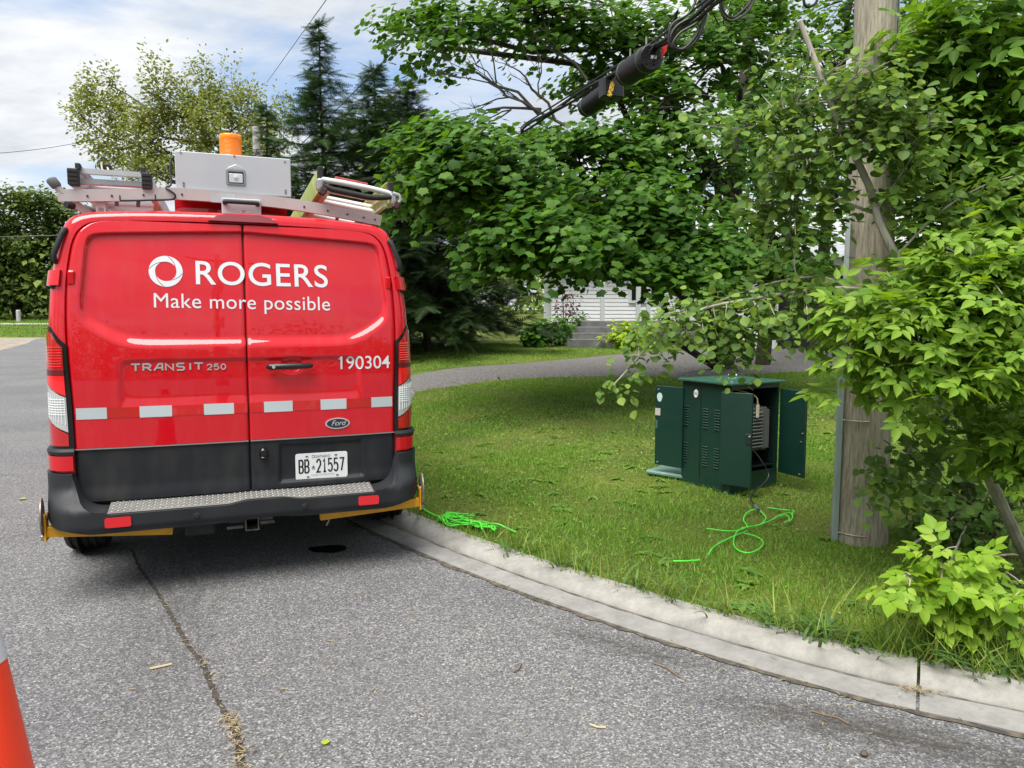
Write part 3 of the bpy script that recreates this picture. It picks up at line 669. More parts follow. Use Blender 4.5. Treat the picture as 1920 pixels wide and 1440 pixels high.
for s in (-1, 1):
    tl = empty('tail_light'); tl.parent = van
    top = lambda a: lerp(1.360, 1.455, min(1, a*2.2))
    lens('light_housing', s, lambda a, b: (lerp(-.02,.97,a), lerp(.805, top(a), b)), GLOSSB, .006, tl, 10, 12)
    # ribbed upper red, bright stop section, clear reverse section, lower red
    def up(a, b): a_ = lerp(.055,.90,a); return (a_, lerp(1.225-.0*a, top(a_)-.028, b))
    lr = lens('red_lens', s, up, LRED, .012, tl)
    mb = MB()
    for zz in np.linspace(1.245, 1.345, 8): mb.tube([corner(s, t, zz, .0125) for t in np.linspace(.08,.62,7)], .0035, n=5)
    mb.build('ribs', LBR, lr)
    lens('dark_lens', s, lambda a, b: (lerp(.055,.90,a), lerp(1.198,1.223,b)), LDK, .012, tl)
    lens('stop_lens', s, lambda a, b: (lerp(.055,.90,a), lerp(lerp(1.088,1.160,min(1,a*1.25)), 1.196, b)), LBR, .013, tl)
    cl = lens('clear_lens', s, lambda a, b: (lerp(.055,.95,a), lerp(lerp(.895,.975,min(1,a*1.25)), lerp(1.080,1.152,min(1,a*1.25)), b)), LCLR, .012, tl)
    mb = MB()
    for zz in np.linspace(.99,1.07,7): mb.tube([corner(s, t, zz, .0125) for t in np.linspace(.08,.66,7)], .0028, n=5)
    for tt in np.linspace(.09,.64,8): mb.tube([corner(s, tt, z, .0125) for z in np.linspace(.93+.06*tt,1.08+.04*tt,5)], .0024, n=5)
    mb.build('prisms', mat('prism_clear',(.75,.77,.78),.15,coat=1), cl)
    lens('lower_lens', s, lambda a, b: (lerp(.055,.90,a), lerp(.822, lerp(.885,.965,min(1,a*1.25)), b)), LRED, .012, tl)
    # hinges
    def hinge(z0, z1, t0, t1, off, name='hinge'):
        mb = MB(); pts = [np.array([corner(s, t, z, off) for t in np.linspace(t0, t1, 6)]) for z in (z0, z0+.01, z1-.01, z1)]
        P = np.array([np.array([corner(s, t, z0, off-.03) for t in np.linspace(t0,t1,6)])]+pts+[np.array([corner(s, t, z1, off-.03) for t in np.linspace(t0,t1,6)])])
        P = np.concatenate([P[:,0:1]+[0,.03,0], P, P[:,-1:]+[0,.03,0]], 1)
        mb.grid(P, flip=s < 0); mb.build(name, RED, van, smooth=True, sharp=35)
    hinge(1.672,1.752,.12,.80,.022)
    du = u_out(1.71)*s; mb = MB(); mb.box((du-s*.028, float(S(du,1.71))-.006, 1.712), (.036,.018,.078), ch=.008); mb.build('hinge', RED, van)
    mb = MB(); mb.box((s*.935,.10,1.665),(.03,.03,.02),ch=.005); mb.build('hinge_gap', BLACK, van)
    hinge(.690,.768,.0,.88,.026)
    # corner grab handle
    mb = MB(); p0 = np.array(corner(s,.35,1.965,.0)); p1 = np.array(corner(s,.42,1.80,.0)); nr = np.array([s*.35,-.94,.1])
    mb.tube([p0, p0+nr*.022, p0*.86+p1*.14+nr*.030, p0*.2+p1*.8+nr*.030+np.array([s*.006,0,0]), p1+nr*.022+np.array([0,0,.005]), p1], [.018,.016,.0145,.0145,.015,.018], n=10)
    mb.build('grab_handle', BLACK, van, smooth=True)

# bumper
def bplan(t): # t 0..1 corner
    s_ = math.sin(t*math.pi/2)**.75; c_ = 1-math.cos(t*math.pi/2)**.75
    return .78+.232*s_, .22*c_, math.cos(t*math.pi/2)
cols = [(u, 0.0, 1.0) for u in np.linspace(0, .70, 36)] + [(u, 0.0, 1.0) for u in np.linspace(.71,.775,8)] + [bplan(t) for t in np.linspace(.0,1,26)] + [(1.012, y, 0.0) for y in (.3,.5,.78)]
cols = [(-u, y, c) for u, y, c in cols[::-1]] + cols[1:]
def btop(u):
    a = abs(u)
    if a <= .70: return .470 + .017*float(sstep(-.12,-.0,u)*(1-sstep(.16,.30,u)))
    q = min(1, (a-.70)/.165); return .485 + (.672-.485)*(1-(1-q**3.0)**.5) if q < 1 else .672
def bbot(u):
    a = abs(u); b = .370 + .012*float(sstep(-.12,0,u)*(1-sstep(.16,.30,u)))
    return b+.03*float(sstep(.75,.95,a))+.03*float(sstep(.93,1.01,a))
rows = []
nv = 14
for u, y, c in cols:
    zt, zb = btop(u), bbot(u); col_ = [(u*.97, y+.10, zb+.03), (u*.99, y-.145*c+.05, zb+.002)]
    for v in np.linspace(0, 1, nv):
        z = zb+(zt-zb)*v; pr = .150 - .125*float(sstep(.49,.60,z)) - .012*float(sstep(.41,.37,z))
        col_.append((u + (math.copysign(.012,u)*(1-c)), y-pr*max(c,.12)+.0, z))
    col_ += [(u*.995, y-.02*c+.03*(abs(u)>.7)-(.125*c if abs(u)<=.70 else 0), zt+.003), (u*.97, y+.11, zt+.004)]
    rows.append(col_)
bump = MB().grid(np.array(rows)).build('bumper', PLAST, van, smooth=True, sharp=50)
# step plate with raised tread
rows = [[(u, lerp(-.138,.034,f), lerp(btop(u)+.006, .505, f**.8)) for f in np.linspace(0,1,12)] for u in np.linspace(-.70,.70,90)]
mb = MB().grid(np.array(rows))
for i, u in enumerate(np.arange(-.68,.685,.0145)):
    for j, f in enumerate(np.linspace(.10,.97,9)):
        if (i+j) % 2: continue
        z = lerp(btop(u)+.006,.505,f**.8); y = lerp(-.138,.034,f); a = .5 if (j % 2) else -.5
        mb.box((u, y, z+.002), (.013,.006,.005), Matrix.Rotation(a,3,'Z'), ch=.003, mi=1)
mb.build('step_plate', [TREAD, mat('tread_worn',(.31,.305,.29),.5,metal=.35)], bump)
for s in (-1, 1):   # caps above the lower hinges
    g = np.array([[corner(s, t, z, o_) for t in np.linspace(-.02,1,9)] for z, o_ in ((.775,.0),(.776,.026),(.792,.030),(.806,.022),(.808,0))]); MB().grid(g, flip=s < 0).build('bumper_cap', PLAST, bump, smooth=True)
    g = np.array([[corner(s, t, z, -.002) for t in np.linspace(-.02,1,9)] for z in (.66,.78)]); MB().grid(g, flip=s < 0).build('hinge_recess', BLACK, bump)
    u0, u1 = (-.712,-.588) if s < 0 else (.605,.725)
    y = -.150
    q = rrect(u0, .404, u1-u0, .052, .010); MB().prism([(a, y-.006, b) for a, b in q], [(a, y+.01, b) for a, b in q]).build('reflector', mat('reflector_red',(.62,.010,.018),.25,coat=.6), bump)
for u in (-.268,.300): MB().lathe([(.016,0),(.016,.004),(.011,.006)], 14, (u,-.150,.428), Matrix.Rotation(R_(90),3,'X')).build('parking_sensor', BLACK, bump)
for s in (-1,1): MB().lathe([(.016,0),(.016,.004),(.011,.006)], 14, (s*.835,-.118,.462), Matrix.Rotation(R_(90),3,'X')).build('parking_sensor', BLACK, bump)
# hitch
mb = MB(); 
for dx, dz, sx_, sz_ in ((-.034,0,.008,.076),(.034,0,.008,.076),(0,.034,.060,.008),(0,-.034,.060,.008)): mb.box((.016+dx,.02,.333+dz),(sx_,.20,sz_))
mb.box((.016,.09,.325),(.24,.012,.035)); mb.box((-.075,-.03,.312),(.09,.02,.016)); mb.box((.10,-.03,.326),(.08,.02,.020)); mb.box((.016,.20,.36),(1.0,.06,.06))
mb.build('tow_hitch', RECV, van, bevel=.002)
MB().box((-.258,.0,.318),(.16,.05,.074),ch=.01).build('trailer_socket', PLAST, van)
# yellow outrigger arms with discs
for s in (-1, 1):
    ar = MB(); x0, x1 = (-.40,-1.005) if s < 0 else (.40,1.005)
    zc = .372 if s < 0 else .352; ar.bar([(x0,.02,.322),((x0+x1)/2,.02,(.322+zc)/2),(x1,.02,zc)], .05, .054); ar.box((x1+s*.006, .02, zc+.025), (.010,.075,.145)); arm = ar.build('yellow_arm', YEL, van, bevel=.003)
    MB().lathe([(.088,-.006),(.098,-.003),(.098,.003),(.088,.006)], 28, (s*1.028,.02,zc+.083), Matrix.Rotation(R_(90),3,'Y')@Matrix.Rotation(.12*s,3,'X')).build('disc', STEEL, arm, smooth=True)
    MB().lathe([(.014,-.02),(.014,.02)], 8, (s*1.022,.02,zc+.083), Matrix.Rotation(R_(90),3,'Y')).build('bolt', STEEL, arm); MB().box((s*1.022,.02,zc-.03),(.03,.05,.03),ch=.006).build('clamp', STEEL, arm)
MB().tube([(.47,.05,.36),(.468,.045,.31),(.455,.04,.275),(.44,.04,.25)], .005).build('strap_end', mat('strap',(.25,.25,.26),.6), van)

# wheels
for y in (1.00, 4.45):
    for s in (-1, 1):
        wh = empty('wheel', (s*.962, y, .345)); wh.parent = van
        M = Matrix.Rotation(R_(90),3,'Y')
        prof = [(.20,-.115),(.285,-.118),(.325,-.112),(.340,-.095)]
        for g in (-.07,-.025,.025,.07): prof += [(.344,g-.012),(.332,g-.006),(.332,g+.006),(.344,g+.012)]
        prof += [(.340,.095),(.325,.112),(.285,.118),(.20,.115)]
        MB().lathe(prof, 40, M=M).build('tyre', mat('tyre_rubber',(.022,.022,.023),.8), wh, smooth=True, sharp=35)
        MB().lathe([(.05,-.06),(.10,s*.02),(.19,s*.09),(.205,s*.112),(.20,-s*.11),(.05,-s*.1)], 28, M=M).build('rim', mat('rim_grey',(.20,.20,.21),.5), wh, smooth=True)
        MB().lathe([(.41,0),(.41,.003)], 40, (s*.990-.0015, y, .37), M).build('wheel_arch', BLACK, van)
        MB().tube([(s*1.015, y+.425*math.cos(t), .37+.425*math.sin(t)) for t in np.linspace(-.15, math.pi+.15, 24)], .036, n=8).build('arch_trim', PLAST, van, smooth=True)

for s in (-1, 1):
    MB().grid(np.array([[(s*(.9885+o_), y, z) for z, o_ in ((.56,-.01),(.565,.012),(.68,.014),(.69,-.01))] for y in np.linspace(1.48, 3.97, 12)])).build('side_trim', PLAST, van, smooth=True)
    MB().grid(np.array([[(s*(float(np.interp(z,[.7,1.0,1.3,1.55],[.986,.988,.984,.974]))+.0015), y, z) for z in np.linspace(.6,1.9,14)] for y in (2.62,2.628)])).build('door_gap', BLACK, van)
# high brake light
bl = [(-.165,2.046),(-.115,2.080),(-.06,2.092),(.13,2.090),(.175,2.078),(.215,2.044)]
fy = lambda z, o_: float(.118+(z-2.04)*.70-o_)
MB().prism([(u, fy(z,.024), z) for u, z in bl], [(u, fy(z,.012)+.05, z-.01) for u, z in bl]).build('brake_light', mat('brake_lens',(.13,.008,.016),.5,spec=.2), van, bevel=.004)

# roof rack ----------------------------------------------------------
PINKW = mat('rack_white', (.43,.40,.40), .42, coat=.2, col2=(.37,.345,.345), nscale=5)
rack = empty('roof_rack'); rack.parent = van
def rbar(y, dz=0):
    pts = [(-.925,y,2.168+dz),(-.62,y,2.188+dz),(-.345,y,2.212+dz),(0,y,2.206+dz),(.29,y,2.190+dz),(.60,y,2.152+dz),(.85,y,2.115+dz)]
    return [tuple(p) for p in resam(pts, 24)]
b_ = MB().bar(rbar(.30), .035, .066).build('cross_bar', PINKW, rack)
for y in (1.35, 2.6): MB().bar(rbar(y,.0), .035, .05).build('cross_bar', PINKW, rack)
mb = MB()
for u, z, y in ((-.78,2.172,.281),(-.66,2.180,.281),(-.50,2.194,.281),(-.30,2.209,.281),(.38,2.175,.281),(.52,2.158,.281),(.64,2.142,.281),(.74,2.128,.281),(.81,2.118,.281)): MB().lathe([(.006,0),(.006,.003)], 8, (u,y,z), Matrix.Rotation(R_(90),3,'X')).build('bolt', BLACK, b_)
for u, z in ((-.62,2.172),(-.44,2.187)): MB().box((u,.281,z),(.006,.003,.026)).build('cable_tie', BLACK, b_)
mb = MB()
for u in (-.72,.72):
    for y in (.33,1.35,2.6): mb.box((u, y, 2.112 if u < 0 else 2.085), (.05,.06,.09 if u < 0 else .06)); mb.box((u*1.02, y+.02, 2.066), (.12,.12,.016))
    mb.bar([(u,.3,2.10),(u,2.7,2.10)], .03,.03)
mb.bar([(-.86,.30,2.14),(-.78,.34,2.08)], .02,.04)
mb.build('mount', PINKW, rack)
mb = MB(); mb.tube([(-.90,.30,2.180),(-.94,.29,2.235)], .019, n=12); mb.build('end_post', PINKW, rack, smooth=True)
MB().tube([(-.925,.296,2.212),(-.929,.295,2.219),(-.951,.290,2.250),(-.955,.289,2.257),(-.957,.289,2.261)], [.022,.027,.028,.022,.008], n=12).build('foam_sleeve', mat('grey_foam',(.12,.12,.125),.9), rack, smooth=True)
for s in (-1, 1):
    z0 = 2.115 if s < 0 else 2.035
    MB().tube([(s*.70,.5,z0),(s*.86,.30,z0+.002)], .016, n=10).build('crank_tube', PINKW, rack, smooth=True)
    MB().tube([(s*.855,.306,z0+.002),(s*.885,.27,z0+.003)], .019, n=10).build('tube_cap', BLACK, rack, smooth=True)
MB().bar([(-.47,.5,2.07),(-.445,.5,2.17)], .03,.05, up=(0,1,0)).build('upright', mat('orange_upright',(.55,.22,.14),.5), rack)
# red panel below the box and case with handle
mb = MB(); mb.box((-.03,.46,2.145),(.64,.02,.115)); mb.build('rack_panel', RED, rack)
mb = MB(); mb.box((-.08,.284,2.202),(.13,.004,.055)); mb.build('bracket_plate', ALU, rack)
tb = empty('toolbox'); tb.parent = van
MBt = MB(); MBt.box((-.012, 1.4, 2.345), (.640, 2.2, .226), ch=.004); bx = MBt.build('toolbox_body', BOXW, tb)
def tb_face(name, m_, sh): return sh.build(name, m_, bx)
FY = .2995
mb = MB()
for u, z in ((-.30,2.45),(.275,2.44),(-.01,2.451),(-.29,2.262),(-.29,2.278),(.275,2.255),(.275,2.27)): MB().lathe([(.006,0),(.006,.003)], 8, (u,FY,z), Matrix.Rotation(R_(90),3,'X')).build('rivet', STEEL, bx)
# paddle latch
lt = empty('paddle_latch'); lt.parent = tb
def lplate(u0, z0, w_, h_, r, y0, y1, m_, nm):
    q = rrect(u0, z0, w_, h_, r); return MB().prism([(a, y0, b) for a, b in q], [(a, y1, b) for a, b in q]).build(nm, m_, lt, bevel=.002)
lplate(-.060,2.283,.108,.092,.012,FY-.006,FY+.01,mat('latch_grey',(.30,.30,.31),.4,metal=.7),'latch_plate')
hd = [(-.050,2.375),(.040,2.375),(.030,2.387),(-.004,2.402),(-.038,2.387)]; MB().prism([(a,FY-.006,b) for a,b in hd],[(a,FY+.01,b) for a,b in hd]).build('latch_hood', ALU, lt, bevel=.002)
lplate(-.048,2.292,.086,.070,.006,FY-.0075,FY,mat('latch_dark',(.05,.05,.052),.4,metal=.6),'latch_recess')
lplate(-.043,2.296,.076,.052,.004,FY-.010,FY,CHROME,'latch_paddle')
MB().lathe([(.014,0),(.014,.005),(.007,.007)], 18, (-.005,FY-.010,2.325), Matrix.Rotation(R_(90),3,'X')).build('key_lock', CHROME, lt, smooth=True)
# case with black handle
ca = empty('drawer_case'); ca.parent = rack
MB().box((.020,.275,2.152),(.218,.06,.092),ch=.004).build('case_body', BOXW, ca)
mb = MB(); hy = .236
mb.tube([(-.072,.246,2.172),(-.070,hy-.012,2.172),(-.055,hy-.016,2.174),(.095,hy-.016,2.172),(.108,hy-.012,2.170),(.110,.246,2.170)], [.014,.014,.012,.012,.014,.014], n=10); mb.build('handle', BLACK, ca, smooth=True)
MB().box((.03,.2445,2.124),(.07,.001,.014)).build('sticker', mat('sticker',(.62,.62,.62),.5,col2=(.25,.25,.25),nscale=60), ca)
# cable loop on the box end
MB().tube(resam([(-.335,.40,2.40),(-.352,.38,2.43),(-.362,.36,2.36),(-.358,.33,2.27),(-.385,.29,2.243),(-.36,.272,2.225),(-.335,.268,2.20),(-.35,.272,2.178),(-.42,.275,2.170),(-.55,.278,2.160),(-.62,.279,2.156)], 40), .0055, n=8).build('wiring', BLACK, rack, smooth=True)
# beacon
be = empty('beacon'); be.parent = van
OR = mat('amber_lens', (.92,.22,.004), .30, coat=.35, spec=.4); ob_ = OR.node_tree.nodes['Principled BSDF']; ob_.inputs['Specular IOR Level'].default_value = .4
prof = [(.058,.0),(.066,.008),(.066,.02)]
for z in np.linspace(.028,.118,13): prof += [(.0655,z-.0025),(.0635,z)]
prof += [(.066,.122),(.066,.146),(.062,.154),(.03,.157)]
MB().lathe(prof, 32, (-.026,.52,2.464)).build('beacon_lens', OR, be, smooth=True, sharp=60)
MB().lathe([(.062,0),(.062,.012)], 24, (-.026,.52,2.4585)).build('beacon_base', BLACK, be)
# ------------------------------------------------------------------ ladders on the rack (each lies loose on the bars)
FIBG = mat('green_fibreglass', (.36,.46,.10), .45, col2=(.55,.60,.30), nscale=9, lo=.4, hi=.75)
FIBIN = mat('green_fibreglass_worn', (.42,.50,.20), .5, col2=(.62,.64,.46), nscale=16, lo=.4, hi=.7)
RUNG = mat('rung_white', (.64,.64,.65), .35, coat=.2)
def vcol(root, pts): return [tuple(p) for p in pts]
ld = empty('step_ladder', VO, VA); tag(ld, 'grey aluminium stepladder with black feet, lying flat left of the white box', 'ladder', 'ladders on the van roof')
zb = 2.236
for u in (-.845,-.480):
    r_ = MB(); 
    r_.bar([(u,.32,zb+.035),(u,2.7,zb+.035)], .034, .095); r_.bar([(u-.02*np.sign(u+.66),.33,zb+.096),(u-.02*np.sign(u+.66),2.6,zb+.096)], .022,.03); rl = r_.build('rail', ALU, ld)
    ft = MB(); ft.box((u,.300,zb+.036),(.052,.07,.090),ch=.004)
    for dz in (-.018,.005,.028): ft.box((u,.263,zb+.036+dz),(.050,.006,.004))
    ft.box((u-.02*np.sign(u+.66),.33,zb+.100),(.026,.05,.036),ch=.004); ft.build('foot', mat('foot_rubber',(.014,.014,.015),.6), ld)
for i, (y, z) in enumerate(((.36,.082),(.42,.035),(.62,.02),(.92,.035),(1.22,.035),(1.52,.035),(1.82,.035),(2.12,.035),(2.42,.035))):
    MB().bar([(-.83,y,zb+z),(-.495,y,zb+z)], .07 if i else .04, .028 if i != 2 else .012).build('tread', ALU, ld)
for y, z in ((.75,.06),(1.1,.055),(1.45,.055),(1.8,.055)): MB().tube([(-.83,y,zb+z),(-.495,y,zb+z)], .016, n=10).build('rung', RUNG, ld, smooth=True)
mb = MB(); mb.box((-.700,.40,zb+.120),(.06,.06,.028),ch=.004); mb.build('top_block', BLACK, ld)
MB().tube([(-.715,.365,zb+.135),(-.712,.36,zb+.10),(-.695,.355,zb+.088),(-.68,.36,zb+.10),(-.69,.38,zb+.12)], .005).build('tie_cord', mat('tie_cord',(.62,.58,.36),.8), ld)
for z_ in (2.122,2.092,2.066): MB().tube([(-.80,.62,z_),(-.50,.62,z_+.006)], .013, n=10).build('rung', RUNG, ld, smooth=True)
for u in (-.70,-.58): MB().bar([(u,.8,zb-.04),(u+.01,.8,zb+.06)], .02,.03,up=(0,1,0)).build('strap', mat('dark_strap',(.06,.065,.07),.7), ld)

lr = empty('extension_ladder', VO, VA); tag(lr, 'yellow green fibreglass ladder with white rungs, tilted right of the white box', 'ladder', 'ladders on the van roof')
def chan(u, z, h, face):
    m_ = MB(); w_ = .030
    m_.bar([(u,.24,z),(u,3.0,z-.03)], .006, h); s_ = MB()
    m_.bar([(u+face*w_/2,.24,z+h/2),(u+face*w_/2,3.0,z-.03+h/2)], w_, .006); m_.bar([(u+face*w_/2,.24,z-h/2),(u+face*w_/2,3.0,z-.03-h/2)], w_, .006); return m_
for u, z, h in ((.470,2.342,.140),(.905,2.278,.130)):
    chan(u, z, h, 1 if u < .6 else -1).build('rail', FIBG, lr)
for u, z, h in ((.495,2.285,.06),(.880,2.225,.06)): chan(u, z, h, 1 if u < .6 else -1).build('rail', FIBIN, lr)
for y in np.arange(.5, 3.0, .305): MB().tube([(.472,y,2.338-.011*y),(.902,y,2.276-.011*y)], .019, n=10).build('rung', RUNG, lr, smooth=True)
for y in (.62,.93,1.24,1.55): MB().tube([(.495,y,2.275-.011*y),(.88,y,2.218-.011*y)], .018, n=10).build('rung', RUNG, lr, smooth=True)
for u, z in ((.474,2.370),(.902,2.305)): MB().box((u,.235,z),(.034,.05,.085),ch=.006).build('end_cap', BLACK, lr)
b_ = MB(); b_.tube([(.48,.222,2.335),(.60,.215,2.322),(.78,.215,2.297),(.90,.222,2.275)], .017, n=12); fb = b_.build('front_bar', RUNG, lr, smooth=True)
MB().box((.66,.2385,2.336),(.20,.03,.020),Matrix.Rotation(R_(8.5),3,'Y'),ch=.003).build('warning_label', mat('red_label',(.50,.10,.09),.5,col2=(.30,.05,.05),nscale=40), lr)
MB().tube([(.485,.205,2.296),(.54,.20,2.275),(.74,.195,2.243),(.80,.195,2.240),(.905,.205,2.250)], [.014,.018,.018,.018,.014], n=10).build('rubber_strip', BLACK, lr, smooth=True)
for u, z in ((.468,2.300),(.915,2.240)):
    MB().box((u,.215,z),(.040,.06,.075),ch=.012).build('foot', mat('foot_metal',(.42,.42,.43),.4,metal=.8), lr); MB().box((u+.012,.19,z-.04),(.045,.04,.05),Matrix.Rotation(.5,3,'Y'),ch=.008).build('foot_pad', mat('foot_dark',(.05,.02,.02),.7), lr)
MB().tube([(.905,.19,2.275),(.945,.185,2.262),(.955,.185,2.235),(.93,.19,2.205)], .011, n=8).build('hook', mat('hook_grey',(.5,.5,.51),.4,metal=.7), lr, smooth=True)
MB().bar([(.63,.72,2.12),(.64,.72,2.20)], .02,.03,up=(0,1,0)).build('strap', mat('dark_strap2',(.03,.03,.03),.7), lr)

# ------------------------------------------------------------------ traffic cone
cn = empty('traffic_cone', (-1.322, 1.74, 0)); tag(cn, 'orange traffic cone with white collar at the left edge of the road', 'cone')
CO = mat('cone_orange', (.95,.052,.014), .42, spec=.4)
rz = lambda z: .036+(.915-z)*.140
MB().lathe([(rz(.03),.03),(rz(.660),.660)], 40).lathe([(rz(.82),.82),(rz(.90),.90),(.02,.915)], 40).build('cone_body', CO, cn, smooth=True)
MB().lathe([(rz(.660)+.001,.660),(rz(.82)+.001,.82)], 40).build('collar', mat('cone_white',(.66,.66,.72),.35), cn, smooth=True)
MB().box((0,0,.018),(.37,.37,.034),ch=.012).build('base', mat('cone_base',(.02,.02,.02),.7), cn)

# ------------------------------------------------------------------ green cabinet
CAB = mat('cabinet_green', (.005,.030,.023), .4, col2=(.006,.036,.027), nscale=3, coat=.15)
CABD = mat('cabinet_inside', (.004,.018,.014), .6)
LIDG = mat('lid_green', (.025,.095,.072), .35, coat=.3)
cx, cy = 1.84, 6.20; cz = float(lawn_z(np.array([cx]), np.array([cy]))[0])-.02
CA = R_(30)       # front corner turned toward the road
cab = empty('utility_cabinet', (cx, cy, cz), CA); tag(cab, 'dark green metal cabinet with three doors swung open, standing on the lawn', 'cabinet')
W_, H_ = .55, .888     # local: left face x=-W/2 (toward -x), front face y=-W/2 (open)
h = W_/2
sh = MB(); sh.box((-h+.008,0,H_/2),(.016,W_,H_)); sh.box((0,h-.008,H_/2),(W_-.034,.016,H_)); sh.box((h-.008,0,H_/2),(.016,W_,H_)); sh.box((0,-h+.008,.085),(W_-.034,.016,.17)); sh.box((0,0,.03),(W_-.04,W_-.04,.02)); sh.box((0,-h+.008,H_-.02),(W_-.034,.016,.035))
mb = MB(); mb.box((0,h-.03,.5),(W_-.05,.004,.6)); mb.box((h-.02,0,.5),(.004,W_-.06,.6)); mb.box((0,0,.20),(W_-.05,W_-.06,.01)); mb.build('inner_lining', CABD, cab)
# louvres on the left face and inside
def louvres(x, ys, zs, sgn=-1, axis='x', mi=0):
    m_ = sh
    for y in ys:
        for z0 in zs:
            for i in range(8):
                z = z0+i*.0225
                if axis == 'x': m_.box((x+sgn*.004, y, z), (.012,.052,.008), ch=.003, mi=mi)
                else: m_.box((y, x+sgn*.004, z), (.052,.012,.008), ch=.003)
    return m_
louvres(-h, (0,-.13), (.20,.515), mi=1)
louvres(h-.022, (-.19,-.11), (.22,.515), mi=2)
louvres(-h, (.225,), (.20,.515))
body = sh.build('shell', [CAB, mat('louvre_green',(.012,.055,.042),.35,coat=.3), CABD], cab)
mb = MB(); mb.box((-h-.003,.06,H_/2+.02),(.004,.006,H_-.12)); mb.box((-h-.003,-.235,H_/2+.02),(.004,.006,H_-.12)); mb.build('door_seam', CABD, body)
# lid, slightly peaked
e_ = h+.035
lid = MB(); V = [(-e_,-e_,H_),(e_,-e_,H_),(e_,e_,H_),(-e_,e_,H_),(-e_,-e_,H_+.022),(e_,-e_,H_+.022),(e_,e_,H_+.022),(-e_,e_,H_+.022),(0,0,H_+.052)]
lid.add(V, [(0,3,2,1),(0,1,5,4),(1,2,6,5),(2,3,7,6),(3,0,4,7),(4,5,8),(5,6,8),(6,7,8),(7,4,8)]); ldo = lid.build('lid', LIDG, cab, bevel=.006)
MB().box((-.02,-.04,H_+.056),(.075,.04,.02),ch=.006).build('lid_cap', WHITEP, ldo)
MB().lathe([(.009,0),(.009,.006)], 10, (-.27,-.27,H_+.0255)).build('lid_bolt', CHROME, ldo)
# doors: near-left door folded along the left of the opening, right door thrown wide, left leaf on the far side
def cdoor(px_, py_, ang, wd, z0=.13, hh=.70, flipm=1):
    d_ = empty('cabinet_door', (px_, py_, 0), ang); d_.parent = cab
    m_ = MB(); m_.box((wd/2, 0, z0+hh/2), (wd, .022, hh), ch=.003); p_ = m_.build('door_panel', CAB, d_)
    return d_
d1 = cdoor(-h-.035, -h+.07, R_(-68), .255, .09, .745)     # hinged at the front corner, seen face on
MB().box((.232,-.014,.475),(.05,.006,.085),ch=.004).build('latch', CABD, d1); MB().lathe([(.007,0),(.007,.012)],8,(.243,-.016,.50),Matrix.Rotation(R_(90),3,'X')).build('bolt', CHROME, d1)
d2 = cdoor(h+.012, -h-.01, R_(-97), .285, .14, .70)
for x, z in ((.25,.80),(.265,.50),(.25,.43),(.245,.165)): MB().box((x,-.014,z),(.016,.01,.01),ch=.002).build('bolt', STEEL, d2)
d3 = cdoor(-h-.012, h-.02, R_(103.5), .28, .13, .70)
for z in (.80,.155): MB().lathe([(.006,0),(.006,.008)],8,(.245,.012,z),Matrix.Rotation(R_(-90),3,'X')).build('bolt', CHROME, d3)
shp = [(.028*math.cos(a), .034*math.sin(a)-(.010 if math.sin(a)<-.6 else 0)) for a in np.linspace(0,2*math.pi,20,endpoint=False)]
MB().prism([(.235+a,.0125,.735+b) for a,b in shp],[(.235+a,.010,.735+b) for a,b in shp]).build('sticker', mat('round_sticker',(.45,.60,.58),.4), d3)
MB().box((.25,.014,.60),(.052,.006,.062)).build('tag_plate', mat('tag_plate',(.42,.42,.38),.5), d3); MB().box((.262,.012,.49),(.02,.003,.07)).build('decal', mat('decal_grey',(.06,.12,.11),.5), d3)
shp = [(.024*math.cos(a)*(1.0), .034*math.sin(a)) for a in np.linspace(0,2*math.pi,18,endpoint=False)]
MB().prism([(-h-.0065,.115+a,.79+b) for a,b in shp],[(-h-.001,.115+a,.79+b) for a,b in shp]).build('number_sticker', WHITEP, body)
V2, F2 = strokes([[(-.016,.012),(-.016,-.010)],[(-.006,.012),(-.006,-.010)],[(.004,.012),(.004,-.010)],[(.014,.012),(.014,-.010)]], .004)
MB().add([(-h-.0075,.115-a,.79+b) for a,b in V2], F2).build('number_marks', mat('ink',(.05,.07,.09),.6), body)

# finned amplifier hanging inside
am = empty('amplifier', (cx, cy, cz), CA); tag(am, 'grey finned amplifier housing hanging inside the open green cabinet', 'amplifier')
GR = mat('cast_alloy', (.13,.135,.14), .5, metal=.5, col2=(.22,.225,.225), nscale=12)
ax, ay, azc = .075, -.25, .51
mb = MB(); mb.box((ax,ay+.06,azc),(.22,.11,.36),ch=.012); mb.box((ax+.01,ay+.06,azc+.19),(.08,.05,.03),ch=.006); ab = mb.build('housing', GR, am)
mb = MB()
for i in range(11): mb.box((ax-.05, ay-.006, azc-.14+i*.028), (.14,.040,.009), ch=.002)
for i in range(5): mb.box((ax+.035+i*.017, ay+.0, azc), (.006,.022,.32))
mb.build('fins', mat('fin_alloy',(.30,.31,.31),.45,metal=.5), ab)
MB().box((ax-.06,ay-.035,azc+.155),(.03,.012,.105),ch=.003).build('paper_tag', mat('paper_tag',(.62,.56,.42),.8), am)
MB().tube(resam([(ax-.06,ay-.035,azc+.21),(ax-.065,ay-.02,azc+.27),(ax-.14,ay+.02,azc+.31),(ax-.22,ay+.06,azc+.33)], 14), .006, n=6).build('lead', mat('tan_lead',(.42,.34,.18),.6), am, smooth=True)

# flat lid of the ground box beside the cabinet
gz = float(lawn_z(np.array([1.72]), np.array([6.62]))[0])
gb = MB(); gb.box((0,0,.012),(.36,.50,.035),ch=.010); o = gb.build('ground_box', mat('ground_box_green',(.10,.20,.165),.6,col2=(.14,.24,.20),nscale=9), None, loc=(1.50,6.50,gz), rot=(0,0,CA+.35))
tag(o, 'flat grey green ground box cover in the grass left of the cabinet', 'ground box')

